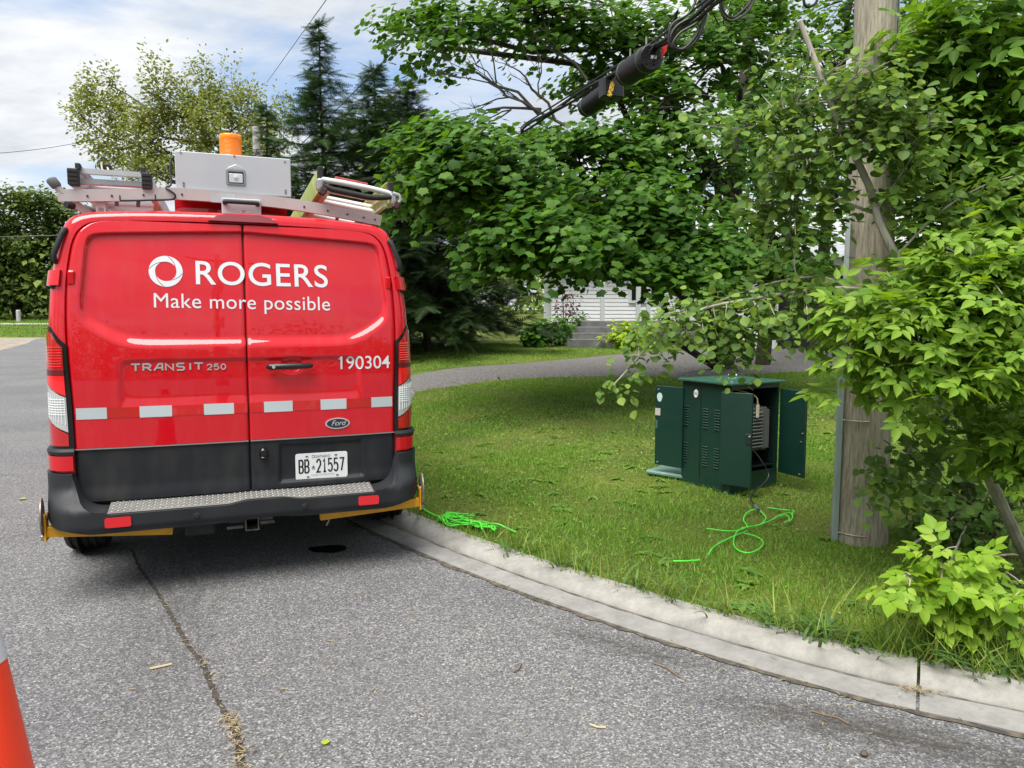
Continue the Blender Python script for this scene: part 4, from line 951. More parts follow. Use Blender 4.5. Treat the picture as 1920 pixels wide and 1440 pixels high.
# ------------------------------------------------------------------ utility pole
WOOD = mat('pole_wood', (.145,.130,.094), .9, col2=(.36,.332,.26), nscale=22, ndetail=12, nrough=.65, lo=.33, hi=.64, stretch=(3,3,.30), bump=.6, bscale=26, bdist=.006)
pb = on(1628,1018,.07); pbx, pby = pb[0], pb[1]+.13
pole = empty('utility_pole', (pbx, pby, 0)); tag(pole, 'thick weathered wooden utility pole rising from the lawn, right of the cabinet', 'utility pole')
LX, LY = .006, .035      # slight lean
zz = np.linspace(-.1, 9.5, 60); rad = np.interp(zz, [-.1,.2,1,3.2,9.5], [.180,.170,.158,.124,.098])
V = MB().tube([(LX*z+.012*math.sin(z*.9), LY*z, z) for z in zz], rad, n=28); V.build('shaft', WOOD, pole, smooth=True)
PVC = mat('conduit_pvc', (.22,.30,.28), .5, col2=(.28,.35,.33), nscale=5)
cd = MB(); cd.bar([(LX*z-np.interp(z,[.0,1,3.2],[.174,.162,.130])-.012, LY*z-.06, z) for z in np.linspace(.02,1.75,14)], .030,.030,up=(0,1,0)); co_ = cd.build('conduit', PVC, pole)
mb = MB(); mb.bar([(LX*z-np.interp(z,[.0,1,3.2],[.174,.162,.130])-.012, LY*z-.06, z) for z in np.linspace(1.75,2.15,5)], .022,.022,up=(0,1,0)); mb.build('conduit', mat('conduit_pale',(.45,.50,.52),.5), pole)
for z in (.12,.85,1.5):
    r0 = float(np.interp(z,[0,1,3.2],[.172,.158,.124])); a = np.linspace(R_(150),R_(260),14)
    MB().tube([(LX*z+(r0+.006+.028*(math.degrees(t)<205)*(math.degrees(t)>165))*math.cos(t), LY*z+(r0+.004)*math.sin(t), z) for t in a], .004, n=5).build('strap', STEEL, pole)
MB().tube([(LX*z+np.interp(z,[0,1,3.2],[.176,.160,.127]), LY*z-.04, z) for z in np.linspace(.05,6,20)], .006, n=5).build('ground_wire', mat('ground_wire',(.10,.12,.11),.6), pole)

# ------------------------------------------------------------------ overhead cables and splice cases
CABL = mat('cable_black', (.010,.010,.011), .5)
S0 = np.array([pbx+.05, pby+.12, 4.25]); A1 = at(1330,-4,6.2); A2 = at(1200,95,7.6); A3 = at(985,232,10.6)
Bp = np.array([-8.6, 25.5, 0]); S1 = np.array([Bp[0]+.1, Bp[1], 5.6])
strand = resam([S0, A1, A2, A3, at(900,292,13), S1], 80)
sc_ = empty('aerial_cable', (0,0,0)); tag(sc_, 'bundle of black aerial cables slung from the wooden pole through the maple', 'cable')
MB().tube(strand, .010, n=6).build('strand', CABL, sc_)
MB().tube(strand+np.array([.0,0,-.045])+np.c_[.012*np.sin(np.arange(80)*.8), np.zeros(80), .012*np.cos(np.arange(80)*.8)], .018, n=8).build('cable', CABL, sc_)
MB().tube(strand+np.array([.03,0,-.07])+np.c_[.01*np.cos(np.arange(80)*.7), np.zeros(80), .01*np.sin(np.arange(80)*.9)], .016, n=8).build('cable', CABL, sc_)
# slack loops near the pole
def loop(px_list, Y, r, nm='slack_loop'):
    pts = [at(x, y, Y+.05*i/len(px_list)) for i, (x, y) in enumerate(px_list)]; return MB().tube(resam(pts, 50), r, n=7).build(nm, CABL, sc_, smooth=True)
loop([(1330,-40),(1310,20),(1268,50),(1256,80),(1272,96),(1300,82),(1318,50),(1330,0),(1340,-40)], 6.5, .012)
loop([(1318,-40),(1296,20),(1262,44),(1254,72),(1262,90),(1290,86),(1312,55),(1322,10),(1332,-40)], 6.45, .010)
loop([(1345,-40),(1330,10),(1310,40),(1275,62),(1262,84),(1280,92),(1305,66),(1326,20),(1350,-40)], 6.4, .011)
loop([(1350,-40),(1350,5),(1356,30),(1372,39),(1395,27),(1412,5),(1425,-40)], 6.2, .009)
loop([(1352,-40),(1354,8),(1360,26),(1374,33),(1392,20),(1408,0),(1420,-40)], 6.2, .009)
loop([(1505,-40),(1508,6),(1520,12),(1532,0),(1536,-40)], 5.6, .010)
loop([(1040,205),(1065,196),(1085,200),(1092,206)], 9.4, .010)
def closure(p, q, r, name, label, box=False):
    p = np.array(p); q = np.array(q); L_ = np.linalg.norm(q-p); M = Vector(q-p).to_track_quat('Z','Y').to_matrix()
    t_ = empty(name, tuple(p)); tag(t_, label, 'splice case', 'splice cases on the aerial cable')
    prof = [(r*.80,0),(r*.95,.01),(r,.03),(r,L_*.10)]
    for z in np.linspace(L_*.14, L_*.80, 13): prof += [(r*.88,z-.006),(r*.88,z+.004),(r,z+.007),(r,z+.014)]
    prof += [(r*1.03,L_*.85),(r*1.03,L_*.97),(r*.9,L_)]
    c_ = MB().lathe(prof, 22, M=M).build('case_body', mat('case_black',(.009,.009,.010),.32,spec=.5), t_, smooth=True, sharp=50)
    for f in (.12,.84): MB().lathe([(r*1.02,L_*f),(r*1.05,L_*f+.006),(r*1.02,L_*f+.016)], 22, M=M).build('band', mat('band_grey',(.10,.10,.10),.4), t_)
    for f in (.2,.8):
        b0 = np.array(M@Vector((0,0,L_*f))); up_ = np.array([0,0,1.]); MB().tube([b0+up_*r*.9, b0+up_*(r+.10)], .010, n=6).build('hanger', STEEL, t_)
    return t_, M, L_, r
c1, M1, L1, r1 = closure(at(1172,140,8.0), at(1222,107,7.35), .125, 'splice_case', 'larger black ribbed splice case under the aerial cable, upper one with wires at its end')
e_ = np.array(M1@Vector((0,0,L1)))
MB().box(tuple(e_+np.array(M1@Vector((.02,.0,.004)))),(.06,.03,.004),M1).build('label_plate', WHITEP, c1)
for k_ in range(6):
    a = k_*1.05; p_ = e_+np.array(M1@Vector((.07*math.cos(a),.07*math.sin(a),0))); MB().tube(resam([p_, p_+np.array(M1@Vector((.0,.0,.06))), p_+np.array([.10,-.12,.12]), e_+np.array([.18,-.3,.32])], 12), .006, n=5).build('lead', CABL, c1)
mb = MB(); mb.prism([tuple(e_+np.array([.08,-.1,.11])),tuple(e_+np.array([.18,-.1,.14])),tuple(e_+np.array([.12,-.1,.02])),tuple(e_+np.array([.07,-.1,-.05]))],[tuple(e_+np.array([.08,-.095,.11])),tuple(e_+np.array([.18,-.095,.14])),tuple(e_+np.array([.12,-.095,.02])),tuple(e_+np.array([.07,-.095,-.05]))]); mb.build('red_ribbon', mat('ribbon_red',(.60,.02,.02),.6), c1)
c2, M2, L2, r2 = closure(at(1098,203,9.0), at(1150,164,8.3), .112, 'splice_case', 'smaller black splice case with a yellow warning label, below and left of the other')
MB().box(tuple(np.array(M2@Vector((0,0,L2*.93)))),(r2*2.2,r2*2.0,L2*.22),M2,ch=.02).build('end_box', bpy.data.materials['case_black'], c2)
MB().box(tuple(np.array(M2@Vector((0,0,L2*.93)))+unit(np.array([-.12,-.9,-.25]))*r2*1.12),(.05,.006,.16),Matrix.Rotation(.25,3,'Y')).build('yellow_label', mat('label_yellow',(.62,.40,.03),.5,col2=(.08,.06,.02),nscale=40,lo=.5,hi=.55), c2)
# distant service wires
def wire(a, b, sag, r, label, parent=None):
    a = np.array(a); b = np.array(b); t_ = np.linspace(0,1,40); p = a[None]*(1-t_[:,None])+b[None]*t_[:,None]; p[:,2] -= sag*4*t_*(1-t_)
    o = MB().tube(p, r, n=5).build('overhead_wire', CABL); tag(o, label, 'wire', 'overhead wires'); return o
wire(at(626,-20,16), at(500,155,34), .0, .010, 'thin overhead wire slanting down to the yellow green tree')
wire(at(790,40,17), at(560,275,25), .05, .016, 'thicker overhead wire crossing in front of the spruce tops')
wire(at(-60,290,30), at(190,258,36), .15, .011, 'thin wire across the sky at the left edge, left of the pale tree')
wire(at(-60,446,34), at(160,440,34), .0, .022, 'low dark wire in front of the left hand trees')
fp = MB().tube([(0,0,-.2),(0,0,7.9)], [.17,.12], n=14).build('utility_pole', mat('far_pole',(.34,.33,.31),.9), None, smooth=True, loc=(-8.6,25.5,float(0))); tag(fp, 'distant grey utility pole behind the beacon, half hidden by leaves', 'utility pole')

# ------------------------------------------------------------------ lime green cords on the grass
LIME = mat('lime_cord', (.09,.62,.045), .5, spec=.3, col2=(.07,.46,.04), nscale=9)
def gpt(px_, py_, h=.03):
    p = on(px_, py_, .09)
    for _ in range(4): p = on(px_, py_, float(lawn_z(p[0:1], p[1:2])[0])+h)
    return p
cdl = empty('green_cord'); tag(cdl, 'lime green cord heaped beside the kerb, running up along the van', 'cord', 'lime green cords')
pts = [np.array([VO[0],VO[1],0])+np.array([math.cos(VA)*1.06-math.sin(VA)*y, math.sin(VA)*1.06+math.cos(VA)*y, z]) for y, z in ((.75,1.02),(.55,.98),(.40,.75),(.32,.50),(.30,.35))]
MB().tube(resam(pts+[gpt(790,950), gpt(815,966), gpt(850,972)], 60), .008, n=8).build('cord', LIME, cdl, smooth=True)
MB().box(tuple(pts[1]+np.array([.03,0,-.0])),(.05,.02,.03),Matrix.Rotation(.4,3,'Y')).build('cord_tag', WHITEP, cdl)
r0 = np.random.default_rng(5)
for k_ in range(13):
    j = r0.normal(0,5,(6,2)); hs = r0.uniform(.02,.06,6)
    base_ = [(826,972),(850,968),(878,976),(905,982),(925,990),(912,986)] if k_ % 2 else [(905,988),(880,980),(850,978),(836,970),(846,964),(880,970)]
    MB().tube(resam([gpt(x+a*1.3, y+b*.6, hh) for (x, y), (a, b), hh in zip(base_, j, hs)], 30), .0058, n=6).build('cord', LIME, cdl, smooth=True)
MB().tube(resam([gpt(900,982),(gpt(930,982,.05)),gpt(950,990,.03),gpt(968,998,.015)], 16), .0058, n=6).build('cord', LIME, cdl, smooth=True)
cd2 = empty('green_cord'); tag(cd2, 'lime green cord lying in loose loops on the grass below the cabinet', 'cord', 'lime green cords')
for L_ in ([(1420,953),(1400,962),(1394,975),(1400,988),(1372,996),(1325,991)], [(1420,953),(1430,962),(1436,972),(1425,984),(1405,988),(1385,994),(1376,1010),(1378,1026),(1395,1036),(1415,1034),(1430,1022),(1428,1012),(1412,1004),(1395,1000)],
           [(1390,990),(1420,985),(1445,976),(1462,966),(1482,962),(1486,970),(1480,978)], [(1440,952),(1468,956),(1488,958),(1484,964)], [(1400,996),(1370,1008),(1340,1024),(1328,1040)], [(1312,1050),(1285,1052),(1262,1052)], [(1462,968),(1475,966),(1480,974),(1470,980)]):
    MB().tube(resam([gpt(x, y, .032) for x, y in L_], 40), .0048, n=6).build('cord', LIME, cd2, smooth=True)
lead = MB().tube(resam([np.array([cx,cy,cz])+np.array([math.cos(CA)*a-math.sin(CA)*b, math.sin(CA)*a+math.cos(CA)*b, z]) for a, b, z in ((.0,-.27,.34),(.02,-.34,.26),(.03,-.40,.14),)]+[gpt(1408,930,.04), gpt(1420,953,.04)], 30), .006, n=6).build('black_lead', CABL, None, smooth=True); tag(lead, 'thin black lead from the open cabinet down to the loops of green cord', 'lead')
MB().tube([gpt(1416,948,.045), gpt(1422,956,.04)], .013, n=8).build('connector', mat('connector',(.10,.11,.12),.4), cd2)
# ------------------------------------------------------------------ leaves
def half_leaf(pts, fold=.12):
    """outline of the right half, from base to tip -> folded leaf, two polygons"""
    n = len(pts); V = [(x, y, fold*x*1.6-.10*y*y) for x, y in pts]; V += [(-x, y, fold*x*1.6-.10*y*y) for x, y in pts[1:-1]]
    right = list(range(n)); left = [0]+[n+i for i in range(n-2)]+[n-1]
    return V, [tuple(right), tuple(left[::-1])]
OVAL = half_leaf([(0,0),(.30,.16),(.44,.42),(.36,.72),(.14,.92),(0,1.02)])
LANCE = half_leaf([(0,0),(.17,.14),(.26,.38),(.20,.66),(.07,.90),(0,1.05)], .2)
OVATE = half_leaf([(0,0),(.22,.16),(.34,.42),(.24,.72),(.08,.92),(0,1.05)], .15)
ELM = half_leaf([(0,0),(.20,.2),(.27,.5),(.14,.82),(0,1.0)])
SIMPLE = ([(0,0,0),(.30,.45,.03),(0,1,-.08),(-.30,.45,.03)], [(0,1,2,3)])
mo = [(.0,.0),(.18,-.05),(.34,-.10),(.42,.10),(.60,.14),(.54,.34),(.68,.60),(.46,.60),(.34,.74),(.20,.74),(0,1.0)]
mv = [(0,.30,.03)]+[(x,y,-.10*x*x-.08*y) for x,y in mo]+[(-x,y,-.10*x*x-.08*y) for x,y in mo[-2:0:-1]]
MAPLE = (mv, [(0,i,i+1) for i in range(1,len(mv)-1)]+[(0,len(mv)-1,1)])
def compound(n, base):
    V = []; Fs = []
    bv, bf = base
    specs = [(0,.72,0,.62)]+[(s*.03,.62-.30*i,s*58,.55-.03*i) for i in range((n-1)//2) for s in (1,-1)]
    for x, y, a, sc in specs:
        a = math.radians(a); b0 = len(V)
        for vx, vy, vz in bv:
            vx, vy, vz = vx*sc, vy*sc, vz*sc
            V.append((x+vx*math.cos(a)+vy*math.sin(a), y-vx*math.sin(a)+vy*math.cos(a), vz-.12*(abs(x)+.3*y)))
        Fs += [tuple(i+b0 for i in f) for f in bf]
    return V, Fs
COMP5 = compound(5, LANCE); COMP3 = compound(3, LANCE); COMPW = compound(5, OVATE)
sv = []; sf = []
for i, y in enumerate(np.linspace(.05,.95,9)):
    for s in (1,-1):
        l_ = .30*(1.02-y)+.07; b0 = len(sv); dz_ = -.10*l_-.05*y*y
        sv += [(0,y-.03,0-.05*y*y),(0,y+.04,-.05*y*y),(s*l_,y+l_*.75,dz_)]; sf.append((b0,b0+1,b0+2) if s < 0 else (b0,b0+2,b0+1))
b0 = len(sv); sv += [(-.02,0,0),(.02,0,0),(0,1.08,-.06)]; sf.append((b0,b0+1,b0+2))
SPRIG = (sv, sf)

BARK = mat('bark', (.055,.045,.036), .9, col2=(.13,.11,.09), nscale=7, stretch=(2,2,.4), bump=.6, bscale=18)
BARKD = mat('bark_dark', (.028,.023,.019), .95, col2=(.06,.05,.042), nscale=8)
BARKG = mat('bark_grey', (.24,.22,.18), .8, col2=(.38,.355,.30), nscale=12, stretch=(2,2,.6))

def crown(name, parent, clumps, outward, tmpl, lsize, nleaf, rc, flat, m_, r0, droop=.35, tilt=.45, var=.3):
    """clumps (n,3): each a tier of leaves, outward (n,3)"""
    n = len(clumps); N_ = n*nleaf
    c = np.repeat(clumps, nleaf, 0); o = np.repeat(unit(outward), nleaf, 0)
    r_ = rc*(r0.uniform(.6,1.3,n))
    rr = np.repeat(r_, nleaf)*np.sqrt(r0.uniform(0,1,N_)); a = r0.uniform(0,2*math.pi,N_)
    ex = unit(np.cross(o, np.array([0,0,1.])+1e-3)); oh = o.copy(); oh[:,2] *= .3; oh = unit(oh)
    p = c + rr[:,None]*(np.cos(a)[:,None]*ex + np.sin(a)[:,None]*oh)
    p[:,2] += r0.normal(0, flat, N_) - droop*rr*rr/np.repeat(r_, nleaf) - .25*np.sin(a)*rr
    nrm = np.array([0,0,1.])+.55*o+r0.normal(0,tilt,(N_,3)); hd = unit(p-c+1e-4)*.7+o*.5+np.array([0,0,-.35])+r0.normal(0,.35,(N_,3))
    X, Y, Z = frames(nrm, hd)
    me = instances(name, *tmpl, p, X, Y, Z, lsize*r0.uniform(1-var,1+var,N_), m_)
    return link(name, me, parent)
def limb(mb, p0, p1, r0_, r1_, r0, sag=.1, k=5, n=5):
    t = np.linspace(0,1,k); p0 = np.array(p0); p1 = np.array(p1); L_ = np.linalg.norm(p1-p0)
    p = p0+(p1-p0)*t[:,None]; p[:,2] += sag*L_*np.sin(t*math.pi)
    p[1:-1] += r0.normal(0,.03*L_,(k-2,3)); mb.tube(p, r0_+(r1_-r0_)*t, n=n, caps=False)
def ell(c, r, n, r0, shell=2.4):
    d = unit(r0.normal(0,1,(n,3))); return np.array(c)+d*(r0.uniform(0,1,n)**(1/shell))[:,None]*np.array(r), d
def broadleaf(name, label, cat, trunk, rads, blobs, tmpl, lsize, nleaf, rc, m_, bark, seed, flat=.10, group=None, droop=.35, tilt=.45, limbr=.035, nlimb=1.0, twigs=0, sagl=.1, prune=None):
    """trunk: list of world points; blobs: (centre, radii, clumps)"""
    r0 = np.random.default_rng(seed); trunk = np.array(trunk, float); b = trunk[0].copy()
    t = empty(name, tuple(b)); tag(t, label, cat, group)
    mb = MB(); tr = resam(trunk-b, 14); mb.tube(tr, np.interp(np.linspace(0,1,14), np.linspace(0,1,len(rads)), rads), n=12, caps=False)
    C = []; O = []
    for c, r, n in blobs:
        p, d = ell(np.array(c)-b, r, n, r0)
        if prune is not None: kk = prune(p+b); p, d = p[kk], d[kk]
        if not len(p): continue
        C.append(p)
        ax_ = p - tr[np.argmin(np.linalg.norm(tr[None,:,:2]-p[:,None,:2], axis=2)+0*p[:,:1], axis=1)]
        ax_[:,2] *= .4; O.append(unit(ax_)*.7+d*.6)
        cc = np.array(c)-b
        # main limb to the blob, then boughs to some clumps
        j = np.argmin(np.abs(tr[:,2]-(cc[2]-np.linalg.norm(cc[:2]-tr[-1,:2])*.35))); limb(mb, tr[j], cc, limbr*1.6, limbr*.6, r0, sagl, 6, 6)
        for q in p[:int(n*nlimb*.6)]: limb(mb, cc+r0.normal(0,.1,3)*np.array(r), q, limbr*.45, limbr*.12, r0, sagl*.6, 4, 4)
        if twigs:
            for q in p[:int(n*.7)]:
                for _ in range(twigs):
                    e_ = q+unit(r0.normal(0,1,3)*np.array([1,1,.4]))*rc*r0.uniform(.5,1.1); limb(mb, q, e_, limbr*.12, limbr*.05, r0, -.05, 3, 3)
    mb.build('trunk', bark, t, smooth=True)
    crown('crown', t, np.concatenate(C), np.concatenate(O), tmpl, lsize, nleaf, rc, flat, m_, r0, droop, tilt)
    return t
def seen_at(p):
    q = p-EYE; yf = q[:,1]*math.cos(PITCH)+q[:,2]*math.sin(PITCH); zu = -q[:,1]*math.sin(PITCH)+q[:,2]*math.cos(PITCH)
    return 960+1386*q[:,0]/yf, 720-1386*zu/yf
def open_view(p):      # boughs trimmed clear of the porch, and the thin part of the crown under the cables
    x, y = seen_at(p); thin = (np.abs(np.sin(p[:,0]*91.7+p[:,2]*37.3))*43.7 % 1) < .55
    return ~((thin & (x > 1255) & (x < 1480) & (y > 110) & (y < 430)) | (((x > 1005) & (x < 1255) & (y > 492)) | ((x > 835) & (x < 985) & (y > 75) & (y < 205)) | ((x > 985) & (x < 1060) & (y > 95) & (y < 215))))
def clear_pole(p):
    x, y = seen_at(p); return ~(((x > 1585) & (x < 1700) & (y > 275) & (y < 500)) | ((x > 1500) & (x < 1590) & (y > 400) & (y < 500)))
def B(px_, py_, rx_, ry_, Y, n, dep=None):
    """a crown lobe seen at that place in the photo, at distance Y, with real depth"""
    c = at(px_, py_, Y); s_ = Y/1386; return (c, (rx_*s_, dep if dep else (rx_+ry_)/2*s_*1.1, ry_*s_), n)

L_MAP = leafmat('maple_leaves', [(.030,.088,.010),(.048,.127,.014),(.070,.165,.02),(.105,.215,.028)], .5, .40)
L_ASP = leafmat('aspen_leaves', [(.075,.145,.030),(.10,.185,.040),(.135,.225,.045),(.20,.30,.05)], .45, .36)
L_BOX = leafmat('boxelder_leaves', [(.09,.19,.018),(.135,.25,.027),(.18,.305,.036),(.24,.37,.055)], .45, .38)
L_BOXD = leafmat('boxelder_dark', [(.06,.14,.016),(.095,.20,.025),(.125,.25,.032),(.18,.31,.04)], .45, .38)
L_POP = leafmat('poplar_leaves', [(.13,.18,.035),(.18,.23,.045),(.23,.27,.06),(.20,.19,.06)], .5, .35)
L_FAR = leafmat('far_leaves', [(.10,.16,.03),(.15,.215,.042),(.21,.27,.06)], .6, .25)
L_SPR = leafmat('spruce_needles', [(.028,.066,.020),(.042,.090,.025),(.065,.125,.034)], .6, .12)
L_SPD = leafmat('old_spruce_needles', [(.015,.034,.011),(.025,.052,.015),(.04,.072,.02)], .6, .10)
L_SHR = leafmat('shrub_leaves', [(.125,.25,.018),(.18,.315,.026),(.23,.37,.038),(.29,.42,.06)], .42, .40)
L_HOS = leafmat('hosta_leaves', [(.045,.14,.018),(.08,.20,.03),(.12,.26,.04)], .45, .3)
L_YEL = leafmat('yellow_shrub_leaves', [(.20,.34,.02),(.28,.42,.03),(.34,.46,.05)], .5, .35)
L_PUR = leafmat('purple_leaves', [(.06,.02,.03),(.12,.05,.06),(.20,.11,.12)], .5, .3)

# the maple
mt = np.array([4.45, 15.6, .38])
broadleaf('maple_tree', 'large green maple with a dark stout trunk, spreading over the lawn behind the cabinet', 'tree',
  [mt, mt+[-.02,0,1.6], mt+[.05,-.1,3.2], mt+[.25,-.2,5.5], mt+[.35,-.2,8.5]], [.26,.22,.20,.16,.06],
  [B(905,335,150,100,9.8,60), B(1000,435,150,70,9.2,55), B(850,270,100,60,10.2,26), B(800,335,60,60,10.4,14), B(1150,405,170,90,10.5,70), B(1100,280,150,80,11.5,45),
   B(1320,320,150,120,12,60), B(1290,445,150,70,10.6,46), B(1460,450,110,75,11.5,34), B(850,60,120,60,11.5,22), B(1010,35,150,55,12,36), B(1170,90,130,90,13,48),
   B(1340,110,150,120,13.5,50), B(1490,240,110,150,13.5,40), B(1225,498,90,36,9.8,18), B(1130,478,80,40,10,14), B(760,30,60,40,12,5), B(1250,200,110,90,12,30)],
  MAPLE, .098, 58, .50, L_MAP, BARKD, 11, flat=.07, limbr=.05, nlimb=.9, droop=.45, tilt=.40, prune=open_view)
mpl = bpy.data.objects['maple_tree']; bb = np.array(mpl.location); mb = MB(); r0 = np.random.default_rng(12)
def fan(p, d, L_, r, depth):
    d = unit(d+r0.normal(0,.10,3)); q = p+d*L_; limb(mb, p, q, r, r*.6, r0, .05, 4, 5)
    if depth: 
        for k_ in range(3): fan(p+(q-p)*r0.uniform(.4,1), unit(d+r0.normal(0,.38,3)), L_*r0.uniform(.45,.75), r*.5, depth-1)
for a_, b_ in (((1060,235),(900,165)), ((1040,225),(960,120)), ((1010,215),(850,110)), ((1100,150),(1010,60)), ((1015,205),(880,205))):
    p_ = at(*a_, 11.5)-bb; q_ = at(*b_, 11.2)-bb; fan(p_, unit(q_-p_), np.linalg.norm(q_-p_)*.75, .026, 3)
mb.build('bare_branch', mat('bare_wood', (.10,.09,.075), .9), mpl, smooth=True)
# a companion stem behind it, thin and leggy
for i, (x0, y0, tp, blobs) in enumerate([(5.6, 16.5, at(1400,60,16.5), [B(1420,180,90,110,16.5,30), B(1380,40,90,60,16.5,20), B(1400,-30,120,70,16.5,22)]), (7.4,18, at(1590,20,18), [B(1560,120,110,130,17.5,30), B(1600,330,100,100,17,26), B(1700,60,120,90,18,26), B(1600,-10,130,70,18,24)])]):
    z0 = float(lawn_z(np.array([x0]), np.array([y0]))[0])
    broadleaf('maple_tree', ['slimmer maple with bare dark stems showing behind the big maple', 'tall maple behind the wooden pole, its stems showing against the sky'][i], 'tree', [np.array([x0,y0,z0]), np.array([x0+.1,y0,z0+2.5]), np.array(tp)*.6+np.array([x0,y0,z0+1])*.4, np.array(tp)], [.17,.14,.11,.05], blobs, MAPLE, .115, 36, .6, L_MAP, BARKD, 21+i, flat=.08, limbr=.05, group='maples behind the cabinet')

L_ROAD = leafmat('roadside_leaves', [(.065,.115,.024),(.10,.155,.034),(.15,.20,.05)], .6, .25)
# trees at the right edge of the lawn
R1 = [('leafy_tree','tall leafy tree filling the upper right corner behind the pole', (6.2,10.5), [B(1800,120,130,130,9.8,34), B(1880,330,110,130,9.5,34), B(1760,330,90,110,10,28), B(1960,200,100,200,9.5,24), B(1780,480,90,70,9.8,22), B(1730,30,80,60,10.5,10)], 31),
      ('leafy_tree','shaded leafy tree at the far right behind the sapling stems', (6.9,9.0), [B(1900,520,90,90,8.6,26), B(1980,450,80,120,8.6,24), B(1970,650,50,70,8.6,12)], 32)]
for nm, lb, (x0, y0), blobs, sd_ in R1:
    z0 = float(lawn_z(np.array([x0]), np.array([y0]))[0])
    broadleaf(nm, lb, 'tree', [np.array([x0,y0,z0]), np.array([x0+.05,y0,z0+1.5]), np.array([x0-.1,y0,z0+2.4]), np.array([x0,y0,z0+(4.6 if sd_ == 31 else 3.0)])], [.11,.09,.08,.03], blobs, COMP3, .17, 22, .36, L_BOXD, BARK, sd_, flat=.07, group='leafy trees at the right edge', limbr=.03)

# sapling with pale stem leaning left across the pole: round leaves
def sapling(name, label, cat, stems, boughs, clumps, tmpl, lsize, nleaf, rc, m_, bark, seed, base, group=None, tilt=.5, flat=.05, droop=.5, strung=24, prune=None):
    r0 = np.random.default_rng(seed); t = empty(name, tuple(base)); tag(t, label, cat, group); b = np.array(base); mb = MB()
    for pts, ra, rb in stems+boughs:
        p = resam(np.array(pts)-b, 24); mb.tube(p, np.linspace(ra, rb, 24), n=8)
    C = []; O = []; allp = np.concatenate([resam(np.array(s[0])-b, 30) for s in stems+boughs])
    for c, r, n in clumps:
        p, d = ell(np.array(c)-b, r, n, r0, 2.0)
        if prune is not None: kk = prune(p+b); p, d = p[kk], d[kk]
        C.append(p); O.append(d*.6+np.array([-.2,-.5,.1]))
        for q in p:
            j = np.argmin(np.linalg.norm(allp-q, axis=1)); limb(mb, allp[j], q, .0045, .002, r0, .06, 4, 4)
    for pts, ra, rb in boughs:      # leaves strung along the boughs
        p = resam(np.array(pts)-b, 30)[6:][::max(1,24//strung)]; p = p+r0.normal(0,.045,p.shape); C.append(p); O.append(np.tile([0,-.6,0],(len(p),1))+r0.normal(0,.4,p.shape))
    mb.build('stem', bark, t, smooth=True)
    crown('foliage', t, np.concatenate(C), np.concatenate(O), tmpl, lsize, nleaf, rc, flat, m_, r0, droop, tilt); return t
ab_ = on(1935,1068,.07)
stem_px = [(1920,1055,3.95),(1880,950,3.95),(1835,850,3.95),(1800,755,3.95),(1755,640,3.95),(1700,520,3.95),(1650,420,3.95),(1628,345,3.97),(1572,230,4.0),(1556,185,4.0),(1500,40,4.05)]
st = [ab_]+[at(*q) for q in stem_px[1:]]
sapling('aspen_sapling', 'leaning sapling with pale stem and small round leaves, crossing in front of the pole', 'tree',
  [(st, .032, .013)],
  [([at(1735,590,3.95),at(1660,552,3.95),at(1580,540,4.0),at(1490,548,4.1),at(1400,562,4.2),at(1310,582,4.3),at(1235,630,4.35),at(1180,690,4.4),at(1150,722,4.4)], .013, .004),
   ([at(1600,545,4.0),at(1540,520,4.1),at(1450,530,4.2),at(1360,560,4.3),at(1290,590,4.4)], .008, .003),
   ([at(1440,552,4.15),at(1400,610,4.2),at(1375,640,4.2),at(1360,665,4.2)], .005, .002),
   ([at(1640,400,3.97),at(1560,375,4.1),at(1480,385,4.2),at(1400,380,4.3)], .009, .003),
   ([at(1590,270,4.0),at(1500,300,4.1),at(1440,330,4.2)], .008, .003),
   ([at(1560,190,4.0),at(1480,200,4.2),at(1400,240,4.3),at(1290,230,4.5)], .008, .003),
   ([at(1680,480,3.95),at(1760,400,3.9),at(1840,350,3.8),at(1900,330,3.8)], .007, .002),
   ([at(1640,400,3.95),at(1700,310,3.9),at(1740,240,3.9)], .006, .002),
   ([at(1800,755,3.95),at(1755,800,3.9),at(1715,830,3.9),at(1690,870,3.9),at(1668,930,3.9)], .006, .002)],
  [B(1590,150,100,60,4.0,24,.35), B(1550,250,110,80,4.0,22,.35), B(1650,190,70,80,3.9,40,.2), B(1640,260,80,40,3.9,20,.2), B(1530,400,80,60,4.05,18,.3), B(1470,330,60,80,4.2,9,.35), B(1740,250,60,60,3.9,12,.2),
   B(1500,440,70,35,4.2,9,.3), B(1280,605,70,40,4.35,13,.25), B(1215,650,40,40,4.4,6,.2), B(1390,600,60,50,4.2,12,.25), B(1480,590,80,50,4.1,16,.25), B(1640,480,60,30,3.9,6,.2), B(1670,880,28,60,4.0,5,.12), B(1500,120,60,50,4.2,8,.3),B(1450,200,60,60,4.3,7,.3)],
  OVAL, .050, 10, .12, L_ASP, BARKG, 41, ab_, prune=clear_pole)
